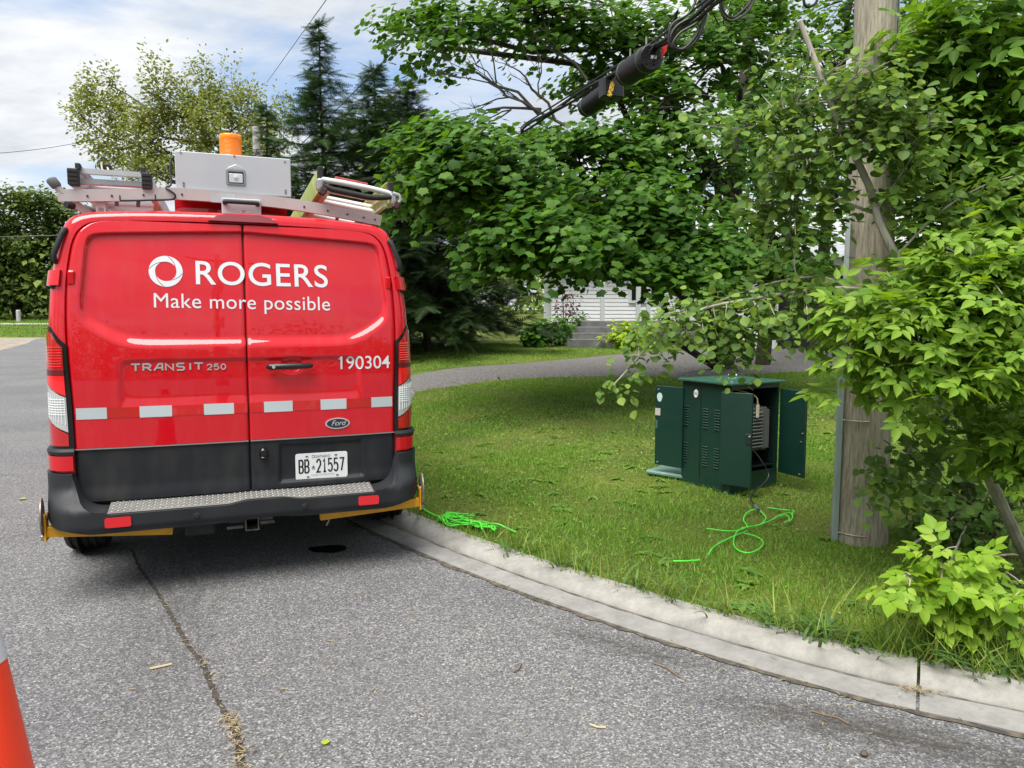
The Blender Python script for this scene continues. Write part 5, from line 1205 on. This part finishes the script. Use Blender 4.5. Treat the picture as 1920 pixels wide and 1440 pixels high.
# box elder in front, lime leaves
be_ = on(1990,1040,.07)
sapling('box_elder', 'bright lime green box elder with pointed leaflets, reaching in from the right edge', 'tree',
  [([be_, at(1980,900,3.75), at(1960,740,3.7), at(1930,600,3.7), at(1900,480,3.7)], .03, .010)],
  [([at(1950,680,3.7),at(1860,600,3.65),at(1760,560,3.65),at(1660,570,3.7),at(1590,610,3.75)], .009, .003),
   ([at(1960,740,3.7),at(1880,680,3.55),at(1780,650,3.5),at(1700,660,3.5)], .009, .003),
   ([at(1930,600,3.7),at(1860,520,3.6),at(1800,480,3.6)], .008, .003),
   ([at(1975,860,3.7),at(1920,820,3.6),at(1880,800,3.5)], .007, .003)],
  [B(1740,560,130,80,3.65,22,.25), B(1850,600,100,100,3.55,26,.3), B(1640,610,80,60,3.75,11,.2), B(1790,660,120,40,3.5,12,.25), B(1890,480,80,70,3.65,18,.25), B(1790,470,60,50,3.7,8,.2), B(1930,640,50,90,3.6,10,.25), B(1600,650,40,70,3.8,7,.15), B(1900,830,50,80,3.6,5,.2), B(1690,700,60,40,3.7,6,.2)],
  COMP5, .108, 8, .15, L_BOX, BARKG, 42, be_, tilt=.42, droop=.6)
be2 = on(2060,960,.07)
sapling('box_elder', 'taller mid green box elder above the lime one, hanging over the upper right corner', 'tree',
  [([be2, at(2010,700,4.6), at(1960,400,4.7), at(1900,100,4.8), at(1880,-80,4.8)], .05, .02)],
  [([at(1955,400,4.7),at(1880,300,4.6),at(1800,240,4.6),at(1730,230,4.6)], .012, .004), ([at(1930,250,4.7),at(1860,130,4.6),at(1780,70,4.6),at(1710,60,4.6)], .012, .004), ([at(1985,550,4.6),at(1900,450,4.5),at(1830,420,4.5)], .012, .004)],
  [B(1800,60,110,80,4.6,34,.4), B(1850,190,100,80,4.6,34,.4), B(1900,330,80,90,4.5,30,.35), B(1780,290,80,70,4.65,22,.3), B(1730,120,40,80,4.75,12,.25), B(1830,420,90,50,4.5,20,.3), B(1930,60,60,90,4.6,18,.4), B(1720,400,50,60,4.8,10,.2)],
  COMP5, .150, 6, .16, L_BOXD, BARKG, 43, be2, tilt=.45, droop=.5)
# bright shrub in the corner by the kerb
sb_ = on(1815,1165,.06)
r0 = np.random.default_rng(50)
stems = []; 
for tx, ty, Y in ((1710,1080,3.05),(1745,1045,3.15),(1785,1035,3.2),(1830,1070,3.1),(1870,1105,3.05),(1890,1130,3.0),(1765,1090,3.05),(1910,1090,3.1),(1840,1110,3.0),(1730,1100,3.05)):
    e_ = at(tx, ty, Y); stems.append(([sb_+r0.normal(0,.04,3)*[1,1,0], (sb_+e_)/2+[0,0,.04], e_], .006, .002))
sapling('ash_seedling', 'low bright yellow green shrub with pointed leaves beside the kerb, bottom right', 'shrub', [], stems,
  [B(1710,1085,45,28,3.05,5,.14), B(1765,1045,45,40,3.15,7,.14), B(1825,1075,60,45,3.1,8,.16), B(1875,1120,45,40,3.0,6,.14), B(1775,1115,50,30,3.05,5,.14), B(1900,1090,30,40,3.1,3,.12)],
  COMPW, .100, 3, .06, L_SHR, BARKG, 51, sb_, tilt=.40, flat=.03, droop=.3, strung=4)
# bramble thicket under the trees at the right
tb_ = on(1860,1010,.08)
stems = []
for tx, ty, Y in ((1720,830,4.9),(1690,900,4.8),(1750,760,5.0),(1800,900,4.9),(1850,820,4.9),(1900,760,4.9),(1700,980,4.7),(1780,980,4.6),(1930,900,4.7),(1880,940,4.6)):
    e_ = at(tx, ty, Y); stems.append(([tb_+r0.normal(0,.12,3)*[1,1,0], tb_*.4+e_*.6+[0,0,.12], e_], .008, .003))
sapling('bramble', 'dark tangled bramble thicket behind the leaning stem at the right', 'shrub', [], stems,
  [B(1720,800,60,70,4.9,5,.3), B(1800,860,80,80,4.9,4,.3), B(1740,960,70,50,4.6,6,.25), B(1860,980,70,50,4.5,11,.3), B(1910,830,50,90,4.8,6,.3), B(1810,1010,60,30,4.4,6,.2)],
  OVAL, .06, 7, .12, leafmat('bramble_leaves', [(.05,.11,.02),(.08,.16,.03),(.12,.21,.04)], .5, .3), BARK, 52, tb_, tilt=.6, strung=8)
for i, pts in enumerate(([(1690,1040),(1722,1034),(1760,1020),(1822,998)], [(1780,1065),(1800,1030),(1822,995)], [(1850,1052),(1895,1046),(1925,1050)])):
    o = MB().tube(resam([on(x, y, .09)+[0,0,.02+.05*j*(i<2)] for j, (x, y) in enumerate(pts)], 12), np.linspace(.009,.005,12), n=6).build('dead_branch', BARKG, None, smooth=True)
    tag(o, ['pale dead branch lying between the pole and the bright shrub', 'pale dead stick standing up behind the bright shrub', 'grey dead stick on bare soil at the right edge'][i], 'branch', 'dead branches under the trees')

# spruces
def spruce(label, base, top, R0, seed, m_, zmin, n_wh, per, sl, droop=.35, gap=0.0, power=.9):
    r0 = np.random.default_rng(seed); base = np.array(base, float); t = empty('spruce_tree', tuple(base)); tag(t, label, 'tree', 'dark spruces beside the driveway')
    ax_ = np.array(top)-base; H_ = ax_[2]; mb = MB(); mb.tube([ax_*f+r0.normal(0,.02,3)*(0<f<1) for f in np.linspace(0,1,10)], np.linspace(.03*H_**.9*.6,.01,10), n=8)
    Pp = []; Hd = []; Nn = []; Sz = []
    for f in np.linspace(zmin/H_, .985, n_wh):
        Rw = R0*(1-f)**power+.08; nb = max(5, int(per*1.25*(1-f*.5)))
        for k_ in range(nb):
            a = r0.uniform(0, 2*math.pi); L_ = Rw*r0.uniform(.45,1.2); d = np.array([math.cos(a), math.sin(a), 0]); s0 = ax_*(f+r0.uniform(-.012,.012))
            tt = np.linspace(0,1,5); up = r0.uniform(.05,.2) if f > .6 else r0.uniform(-.1,.1)
            pts = s0+d*(L_*tt)[:,None]; pts[:,2] += L_*(up*tt-droop*tt**1.6+.12*tt**4)
            mb.tube(pts, np.linspace(.012+.012*L_/3,.003,5), n=4, caps=False)
            m = max(5, int(L_/sl*5.0)); tpos = r0.uniform(.18 if L_ > 1 else .0,1,m)**.8
            q = np.array([np.interp(tpos, tt, pts[:,i]) for i in range(3)]).T; sd_ = r0.choice([-1,1],m); pe = np.array([-d[1], d[0], 0])
            Pp.append(q); Hd.append(d*.8+pe*(sd_*r0.uniform(.1,1.1,m))[:,None]+np.array([0,0,-1])*r0.uniform(.05,.75,m)[:,None]); Nn.append(np.array([0,0,1.])+r0.normal(0,.35,(m,3))); Sz.append(sl*r0.uniform(.6,1.25,m)*(1 if f < .85 else .7))
    mb.build('trunk', BARKD, t, smooth=True)
    X, Y, Z = frames(np.concatenate(Nn), np.concatenate(Hd)); me = instances('crown', *SPRIG, np.concatenate(Pp), X, Y, Z, np.concatenate(Sz), m_); link('crown', me, t); return t
def gz_(x, y): return float(lawn_z(np.array([x]), np.array([y]))[0])
spruce('slim pointed spruce standing highest, its thin tip against the sky', (-4.9,20,gz_(-4.9,20)), at(597,38,20), 3.2, 61, L_SPR, .5, 54, 11, .46, .22, power=1.15)
spruce('broad dark spruce with low drooping branches over the grass right of the van', (-2.3,20.3,gz_(-2.3,20.3)), at(762,150,20.3), 3.9, 62, L_SPD, 1.05, 42, 13, .50, .28)
spruce('leaning spruce left of the slim one, partly hidden by the roof box', (-7.0,21,gz_(-7,21)), at(500,195,21), 2.4, 63, L_SPR, 1.0, 34, 10, .48, .28, power=1.0)
spruce('dense spruce tucked between the slim one and the maple', (-3.9,23,gz_(-3.9,23)), at(700,120,23), 3.8, 64, L_SPR, .8, 52, 15, .50, .26, power=.8)
# dark bare boughs under the broad spruce
mb = MB(); r0 = np.random.default_rng(66)

# pale poplar behind the van, far trees on the left
pt = np.array([-15.0, 36, 0.3])
broadleaf('poplar_tree', 'big pale yellow green tree with airy upswept branches behind the van', 'tree', [pt, pt+[.2,0,3], pt+[.3,0,6], pt+[.4,0,10.5]], [.45,.38,.30,.10],
  [B(150,215,24,40,36,9), B(200,205,26,50,36,15), B(190,280,50,26,36,12), B(255,305,60,36,36,22), B(232,240,26,46,36,12), B(300,185,26,62,35,18), B(285,265,50,56,35,26), B(345,195,24,72,36,18), B(385,185,26,66,36,18), B(395,265,50,60,35,30), B(430,200,24,66,36,16), B(462,225,26,66,36,16), B(490,265,32,66,36,18), B(528,230,20,50,37,8), B(330,325,90,36,35,32), B(450,315,80,36,35,24), B(165,170,14,22,36,3), B(205,160,12,20,36,3)],
  ELM, .165, 66, .52, L_POP, BARK, 71, flat=.30, limbr=.05, droop=-.9, tilt=.8, sagl=-.06)
for i, (px_, Y, blobs) in enumerate([(30, 86, [B(15,445,38,50,86,26), B(55,470,30,45,86,20), B(30,530,60,50,86,50), B(62,405,24,36,86,10), B(20,380,18,30,86,6), B(40,365,10,16,86,2)]), (100, 88, [B(95,420,28,50,88,16), B(120,470,34,50,88,22), B(105,535,60,45,88,44), B(92,372,16,26,88,4), B(130,400,18,30,88,4)]), (-60, 84, [B(-50,430,70,90,84,40), B(-60,530,70,50,84,30)]), (200, 92, [B(210,480,80,100,92,60)]), (330,94,[B(330,500,90,80,94,60)])]):
    x0 = at(px_, 590, Y)[0]; z0 = float(far_z(Y))
    broadleaf('roadside_tree', ['bushy green tree at the far left with a ragged top', 'bushy green tree beyond the road, just left of the van', 'green tree beyond the left edge of the road', 'green tree far behind the left side of the van', 'green tree far behind the roof box'][i], 'tree', [np.array([x0,Y,z0]), np.array([x0,Y,z0+3]), np.array([x0,Y,z0+9])], [.35,.3,.1], blobs, ELM, .55, 84, 1.5, L_ROAD, BARKD, 80+i, flat=.55, group='trees beyond the far end of the road', limbr=.06, tilt=.6)
hp = at(35,596,80); o = MB().lathe([(.22,0),(.22,1.2),(.18,1.3)], 10).build('post', mat('grey_post',(.40,.41,.42),.8), None, loc=(hp[0], 80, float(far_z(80)))); tag(o, 'short pale grey post on the grass at the far left', 'post')

# woodland that closes the view all round
r0 = np.random.default_rng(90); n = 5200
a = r0.uniform(0, 2*math.pi, n); behind = np.sin(a) < -.2
rad = np.where(behind, r0.uniform(26,40,n), r0.uniform(100,125,n)); hgt = np.where(behind, 6.0+1.8*np.sin(a*11)+1.2*np.sin(a*23+1), 9+2*np.sin(a*13)) 
c_ = np.stack([rad*np.cos(a), rad*np.sin(a), r0.uniform(0,1,n)**.8*hgt], -1)
keep_ = ~((np.abs(c_[:,0]) < 5) & (c_[:,1] < 0) & (rad < 26))
c_ = c_[keep_]
w_ = crown('woodland', None, c_, np.c_[-np.cos(a[keep_]), -np.sin(a[keep_]), np.zeros(keep_.sum())], SIMPLE, np.repeat(np.where(behind[keep_], .5, 1.2), 14), 14, 2.0, .6, L_FAR, r0, .2, .7); tag(w_, kind='stuff')
bp_ = MB().tube([(0,0,0),(0,0,9.5)], [.16,.11], n=14); bp_.bar([(-1.1,0,8.9),(1.1,0,8.9)], .09,.11)
tag(bp_.build('utility_pole', WOOD, None, smooth=True, loc=(3.4,-9.5,0)), 'wooden utility pole with a crossarm, mirrored in the van door', 'utility pole')

# ------------------------------------------------------------------ house
hz = gz_(3.5, 24.5)
hs = empty('house', (6.5, 24.6, hz)); tag(hs, 'white clapboard house with a raised porch, mostly hidden behind the maple', 'house')
SID = mat('white_siding', (.80,.82,.83), .5); ROOF = mat('grey_shingles', (.30,.31,.33), .9, col2=(.42,.43,.45), nscale=9)
def siding(x0, x1, y, z0, z1):
    rows = []; 
    for z in np.arange(z0, z1, .13): rows += [[(x0,y-.020,z),(x1,y-.020,z)], [(x0,y+.002,z+.128),(x1,y+.002,z+.128)]]
    return MB().grid(np.array(rows))
w1 = siding(-5.2, 7.5, 0, .55, 3.1).box((1.15,3.5,1.85),(12.6,6.9,2.5)).build('wall', SID, hs)
MB().box((1.15,3.5,.25),(12.6,6.9,.62)).build('foundation', mat('foundation_grey',(.20,.21,.21),.9), hs)
rf = MB(); rf.prism([(-6.2,-.9,3.0),(-6.2,3.5,4.9),(-6.2,7.9,3.0)], [(8.1,-.9,3.0),(8.1,3.5,4.9),(8.1,7.9,3.0)]); rf.build('roof', ROOF, hs)
PORCH = mat('porch_concrete', (.10,.103,.105), .85, col2=(.15,.155,.155), nscale=5)
MB().box((-3.1,-1.0,.36),(2.5,1.9,.72),ch=.015).build('porch', PORCH, hs)
for i in range(3):
    zt_ = .72-.18*(i+1); x0_ = -4.36-.165*(i+1); MB().box(((x0_-3.0)/2,-2.02-.22*i,zt_/2-.1),(-3.0-x0_,.5,zt_+.2),ch=.012).build('step', PORCH, hs)
for x in (-3.72,-2.62,-2.3): MB().box((x,-1.75,1.85),(.13,.13,2.3)).build('post', mat('post_grey',(.42,.45,.46),.6), hs)
for x in (-2.1,3.6):
    f_ = MB(); f_.box((x,-.05,1.95),(1.1,.08,1.3)).build('window', WHITEP, hs); fw = hs.children[-1]
    MB().box((x,-.096,1.95),(.92,.006,1.12)).build('pane', GLASS, fw)
dr = MB().box((-.6,-.05,1.75),(.95,.07,2.05)).build('door', WHITEP, hs)
g2 = empty('garage', (9.0, 21.5, gz_(9,21.5))); tag(g2, 'pale garage with a dark opening behind the pole and aspen leaves', 'garage')
MB().box((1.2,3,1.3),(6.2,5.8,2.6)).build('wall', SID, g2); MB().box((.0,.05,1.05),(2.6,.12,2.1)).build('opening', BLACK, g2)
for x in (-1.45,1.45): MB().box((x,-.05,1.1),(.22,.16,2.2)).build('jamb', WHITEP, g2)
MB().prism([(-2.3,-.5,2.6),(-2.3,3,4.3),(-2.3,6.5,2.6)],[(4.6,-.5,2.6),(4.6,3,4.3),(4.6,6.5,2.6)]).build('roof', ROOF, g2)
def bush(name, label, x, y, rx_, rz_, n, tmpl, ls, m_, seed, nl=12, rc=.18):
    r0 = np.random.default_rng(seed); z0 = gz_(x, y); t = empty(name, (x, y, z0)); tag(t, label, 'shrub', 'shrubs around the house porch'); p, d = ell((0,0,rz_*.5), (rx_, rx_*.8, rz_*.6), n, r0); p[:,2] = np.abs(p[:,2])+.05
    mb = MB()
    for q in p[:14]: limb(mb, (0,0,0), q, .015, .005, r0, .05, 4, 4)
    mb.build('stem', BARKD, t); crown('foliage', t, p, d, tmpl, ls, nl, rc, .06, m_, r0, .3, .5)
bush('hosta', 'low clump of broad green leaves at the edge of the lawn, left of the steps', .85, 22.3, .55, .7, 34, OVAL, .20, L_HOS, 101)
bush('garden_shrub', 'rounded green shrub left beside the porch steps', 1.45, 22.6, .4, .9, 30, ELM, .14, L_HOS, 102)
bush('yellow_shrub', 'yellow green bush in front of the porch', 3.45, 21.6, .75, .7, 44, ELM, .17, L_YEL, 103)
bush('barberry', 'thin reddish purple shrub against the white siding', 1.65, 23.6, .5, 1.9, 34, ELM, .11, L_PUR, 104, 10, .25)
bush('cedar_shrub', 'dark green bush on the porch right of the posts', 5.4, 23.0, .9, 2.2, 60, ELM, .14, L_FAR, 105)
bush('garden_shrub', 'small bright shrub between the steps and the purple shrub', 2.1, 23.4, .3, 1.0, 24, ELM, .12, L_HOS, 106)

# ------------------------------------------------------------------ grass
def grassmat(name, cols):
    m = leafmat(name, cols, .5, .35); return m
G1 = grassmat('lawn_blades', [(.090,.20,.024),(.13,.27,.034),(.175,.33,.047),(.25,.36,.08)])
G2 = grassmat('tall_blades', [(.09,.165,.022),(.14,.24,.03),(.20,.31,.042),(.32,.33,.11)])
BLADE = ([(-.5,0,0),(.5,0,0),(-.38,.55,.06),(.38,.55,.06),(0,1,.30)], [(0,1,3,2),(2,3,4)])
def blades(name, x, y, hgt, wid, m_, r0, leanv=.45):
    n = len(x); z = lawn_z(x, y)-.004; p = np.stack([x, y, z], -1)
    a = r0.uniform(0,2*math.pi,n); side = np.stack([np.cos(a), np.sin(a), np.zeros(n)], -1)
    up = unit(np.stack([r0.normal(0,leanv,n), r0.normal(0,leanv,n), np.ones(n)], -1)); nr = unit(np.cross(side, up))
    V0 = np.array(BLADE[0]); k = 5
    V = p[:,None,:]+V0[None,:,0:1]*(wid[:,None,None]*side[:,None,:])+V0[None,:,1:2]*(hgt[:,None,None]*up[:,None,:])+V0[None,:,2:3]*(hgt[:,None,None]*nr[:,None,:])
    lf = np.array([0,1,3,2,2,3,4]); loops = (lf[None]+(np.arange(n)*k)[:,None]).ravel(); st_ = (np.array([0,4])[None]+(np.arange(n)*7)[:,None]).ravel()
    return tag(link(name, fastmesh(name, V.reshape(-1,3), loops, st_, m_)), kind='stuff')
r0 = np.random.default_rng(120)
def cand(x0, x1, y0, y1, n):
    x = r0.uniform(x0,x1,n); y = r0.uniform(y0,y1,n); k_ = (np.abs(x/np.maximum(y,.1)) < .86); return x[k_], y[k_]
xs_ = []; ys_ = []
for x0, x1, y0, y1, dn in ((-2.5,4.5,1.8,5.0,5200),(-3,5.2,5.0,8.0,3600),(-4,7.5,8.0,15.5,1500),(-6,12,15.5,24,500)):
    x, y = cand(x0,x1,y0,y1,int(dn*(x1-x0)*(y1-y0))); xs_.append(x); ys_.append(y)
x = np.concatenate(xs_); y = np.concatenate(ys_); d = kerb_sd(x, y)
pn = np.sin(x*2.3+1.3*np.sin(y*1.9))*np.sin(y*2.7+np.sin(x*3.1)) + .5*np.sin(x*6.1+y*4.7)
bare = r0.uniform(-1.6,1,len(x)) < pn*.55-.12*0+.75
ok = (d > -.015) & ~on_driveway(x, y) & (bare | (r0.uniform(0,1,len(x)) < .35)); x, y, pn = x[ok], y[ok], pn[ok]
hg = (.024+.017*pn+r0.uniform(0,.026,len(x)))*np.clip(1+.02*(y-6),.9,1.4); wd = r0.uniform(.003,.0055,len(x))*np.clip(y/5,1,3.2); ye = (np.sin(x*1.1+.8)*np.sin(y*.9+x*.6)+.6*np.sin(x*3.3-y*2.1)+r0.normal(0,.35,len(x))) > .45
G1B = grassmat('dry_lawn_blades', [(.14,.26,.042),(.185,.31,.056),(.24,.35,.075),(.34,.36,.13)])
hg = np.clip(hg,.014,.1); blades('lawn_grass', x[~ye], y[~ye], hg[~ye], wd[~ye], G1, r0, .6); blades('pale_lawn_grass', x[ye], y[ye], hg[ye]*.75, wd[ye], G1B, r0, .7)
# long grass along the kerb and towards the shrub
n = 90000; x = r0.uniform(-1.2,4.2,n); y = r0.uniform(1.6,5.5,n); d = kerb_sd(x, y)
wgt = np.where(d > -.01, np.exp(-np.maximum(d,0)/.10), 0)*np.clip((x+.9)/1.2,.08,1)*(.35+.65*(np.sin(x*7.3)*np.sin(x*3.1+1) > -.15))
far_ = np.where((x > 1.2) & (d > 0), np.exp(-np.maximum(d-.06,0)/.17)*np.clip((x-1.2)/.5,0,1), 0)
pk = r0.uniform(0,1,n) < np.maximum(wgt*.55, far_*.62); x, y, d = x[pk], y[pk], d[pk]
hg = np.where(x > 1.1, r0.uniform(.08,.34,len(x)), r0.uniform(.05,.22,len(x)))*np.clip(1.1-d*.8,.4,1); blades('long_grass', x, y, hg, r0.uniform(.004,.0085,len(x)), G2, r0, .42)
# broad leaved tufts hanging over the kerb
tv = []; 
for i, f in enumerate((0,.3,.58,.82,1.0)): w__ = (.030,.036,.032,.020,.002)[i]; tv += [(-w__,f*(1-.30*f),.62*f**2.2),(w__,f*(1-.30*f),.62*f**2.2)]
TUFT = (tv, [(2*i,2*i+1,2*i+3,2*i+2) for i in range(4)])
pos = []; 
ks = [i for i in range(len(KERB)) if -.3 < KERB[i,0] < 2.3]
for c_i in r0.choice(ks, 30):
    f = (KERB[c_i,0]+.3)/2.6
    for _ in range(int(r0.uniform(5,16)*(.5+f))): q_ = KERB[c_i]-kn[c_i]*r0.uniform(.0,.12)+r0.normal(0,.035,2); pos.append((*q_, .045))
pos = np.array(pos); m = len(pos); a_ = r0.uniform(0,6.28,m); hd = np.c_[.35*np.cos(a_), .35*np.sin(a_), np.ones(m)]; Yb = unit(hd); Zb = np.c_[np.cos(a_), np.sin(a_), np.zeros(m)]; Zb = unit(Zb-Yb*np.sum(Zb*Yb,1,keepdims=True)); Xb = np.cross(Yb, Zb)
tag(link('broad_grass', instances('broad_grass', *TUFT, pos, Xb, Yb, Zb, r0.uniform(.09,.24,m), leafmat('broad_blades', [(.06,.12,.035),(.09,.17,.045),(.13,.23,.05)], .45, .3))), kind='stuff')
# flat rosettes of weeds in the lawn
n = 240; x, y = cand(-2.2,5,2.0,9.5,n); d = kerb_sd(x, y); k_ = d > .06; x, y = x[k_], y[k_]; rep = 8; x = np.repeat(x, rep)+r0.normal(0,.012,len(x)*rep); y = np.repeat(y, rep)+r0.normal(0,.012,len(y)*rep); m = len(x); a_ = r0.uniform(0,6.28,m)
hd = np.c_[np.cos(a_), np.sin(a_), r0.uniform(.1,.6,m)]; X_, Y_, Z_ = frames(np.tile([0,0,1.],(m,1)), hd)
tag(link('lawn_weeds', instances('lawn_weeds', *LANCE, np.c_[x, y, lawn_z(x,y)+.012], X_, Y_, Z_, r0.uniform(.045,.095,m), leafmat('weed_leaves', [(.08,.17,.03),(.12,.23,.04),(.17,.28,.06)], .5, .35))), kind='stuff')
# clover and small weeds 
n = 26000; x, y = cand(-2.5,6,1.9,12,n); d = kerb_sd(x, y); pk = (d > .05) & (np.sin(x*1.9+2)*np.sin(y*1.4+x) > r0.uniform(-.9,1,len(x))); x, y = x[pk], y[pk]; m = len(x)
nrm = np.array([0,0,1.])+r0.normal(0,.4,(m,3)); X_, Y_, Z_ = frames(nrm, r0.normal(0,1,(m,3)))
tag(link('clover', instances('clover', *SIMPLE, np.stack([x,y,lawn_z(x,y)+r0.uniform(.012,.04,m)],-1), X_, Y_, Z_, r0.uniform(.014,.03,m)*np.clip(y/5,.9,1.6), leafmat('clover_leaves', [(.06,.15,.02),(.12,.23,.03),(.22,.33,.05)], .5, .3))), kind='stuff')
# far lawn on the left 
n = 26000; x = r0.uniform(-75,-25,n); y = r0.uniform(57,95,n); z = far_z(y)
X_, Y_, Z_ = frames(np.stack([r0.normal(0,1,n),-np.ones(n),r0.normal(0,.2,n)],-1), np.tile([0,0,1.],(n,1))+r0.normal(0,.3,(n,3)))
tag(link('far_grass', instances('far_grass', *SIMPLE, np.stack([x,y,z],-1), X_, Y_, Z_, r0.uniform(.08,.2,n), G1)), kind='stuff')

# ------------------------------------------------------------------ litter
DRY = leafmat('dry_litter', [(.30,.24,.14),(.42,.34,.20),(.20,.14,.08),(.34,.33,.18)], .8, .1)
NEED = ([(-.05,0,0),(.05,0,0),(.04,.5,.05),(.0,1,.02),(-.04,.5,.05)], [(0,1,2,3,4)])
P_ = []; 
for p in crk[len(crk)//3:]:
    f = np.linalg.norm(p[:2]-crk[-1][:2]); dens = 9 if f < .55 else 1.2
    for _ in range(r0.poisson(dens*.45)): P_.append((p[0]+r0.normal(0,.016), p[1]+r0.normal(0,.01), .007+r0.uniform(0,.006)))
for p, q in zip(KERB, kn):
    if p[1] > 5.5 or p[0] > 2.4: continue
    for _ in range(r0.poisson(1.3+4*max(0,math.sin(p[0]*6))**4)): o_ = r0.normal(.305,.018); P_.append((p[0]+q[0]*o_+r0.normal(0,.06), p[1]+q[1]*o_+r0.normal(0,.06), .008))
    for _ in range(r0.poisson(.5)): o_ = r0.normal(.155,.016); P_.append((p[0]+q[0]*o_+r0.normal(0,.05), p[1]+q[1]*o_+r0.normal(0,.05), .022))
jp = KERB[jn]+kn[jn]*.155
for _ in range(70): P_.append((jp[0]+r0.normal(0,.05), jp[1]+r0.normal(0,.018), .024+r0.uniform(0,.01)))
for _ in range(260): x_ = r0.uniform(-1.6,1.4); y_ = r0.uniform(2.0,4.2); P_.append((x_, y_, .007)) if kerb_sd([x_],[y_])[0] < -.26 else None
for _ in range(420):
    x_ = r0.uniform(-1.5,4); y_ = r0.uniform(2.2,8.5)
    if kerb_sd([x_],[y_])[0] > .03: P_.append((x_, y_, float(lawn_z(np.array([x_]),np.array([y_]))[0])+r0.uniform(.012,.04)))
P_ = np.array(P_); m = len(P_); X_, Y_, Z_ = frames(np.array([0,0,1.])+r0.normal(0,.12,(m,3)), np.c_[r0.normal(0,1,(m,2)), np.zeros(m)])
tag(link('dry_litter', instances('dry_litter', *NEED, P_, X_, Y_, Z_, r0.uniform(.012,.045,m), DRY)), kind='stuff')
TW = mat('twig_brown', (.16,.11,.07), .9); TWP = mat('twig_pale', (.42,.34,.20), .8)
for i, (pts, r_, m_, lb) in enumerate([([(281,1254),(300,1250),(322,1245)], .0055, TWP, 'pale dry stick on the asphalt left of the long crack'), ([(1225,1243),(1250,1252),(1275,1270)], .003, TW, 'thin dark twig on the asphalt near the gutter'),
    ([(1522,1333),(1545,1340),(1570,1345),(1592,1357)], .003, TW, 'dark crooked twig near the bottom right gutter joint'), ([(962,1260),(972,1255),(978,1243)], .003, TW, 'short brown twig in the middle of the asphalt'), ([(1106,1358),(1120,1363),(1136,1364)], .004, TWP, 'pale bent straw on the asphalt near the bottom edge')]):
    o = MB().tube([on(x, y, .006) for x, y in pts], r_, n=6).build('twig', m_); tag(o, lb, 'twig', 'twigs lying on the asphalt')
pc = on(1620,1418,0); o = MB().lathe([(.004,0),(.012,.004),(.014,.010),(.009,.017),(.002,.019)], 10, (0,0,0)).build('pebble', mat('pebble_brown',(.07,.05,.035),.7), None, smooth=True, loc=(pc[0],pc[1],.001)); tag(o, 'small brown pebble on the asphalt at the bottom right', 'pebble')
pc = on(608,1401,0); me = instances('fallen_leaf', *OVAL, np.array([[0,0,0.]]), np.array([[1.,0,0]]), np.array([[0,1.,0]]), np.array([[0,0,1.]]), .035, leafmat('leaf_lime',[(.35,.45,.05),(.4,.5,.08)])); o = link('fallen_leaf', me, None, (pc[0],pc[1],.010)); tag(o, 'small lime green leaf on the asphalt right of the crack', 'leaf', 'fallen leaves on the road')
pc = on(46,938,0); o = link('fallen_leaf', me.copy(), None, (pc[0],pc[1],.012), (0,0,1.2)); o.scale = (1.8,1.8,1.8); tag(o, 'pale fallen leaf on the road left of the van', 'leaf', 'fallen leaves on the road')
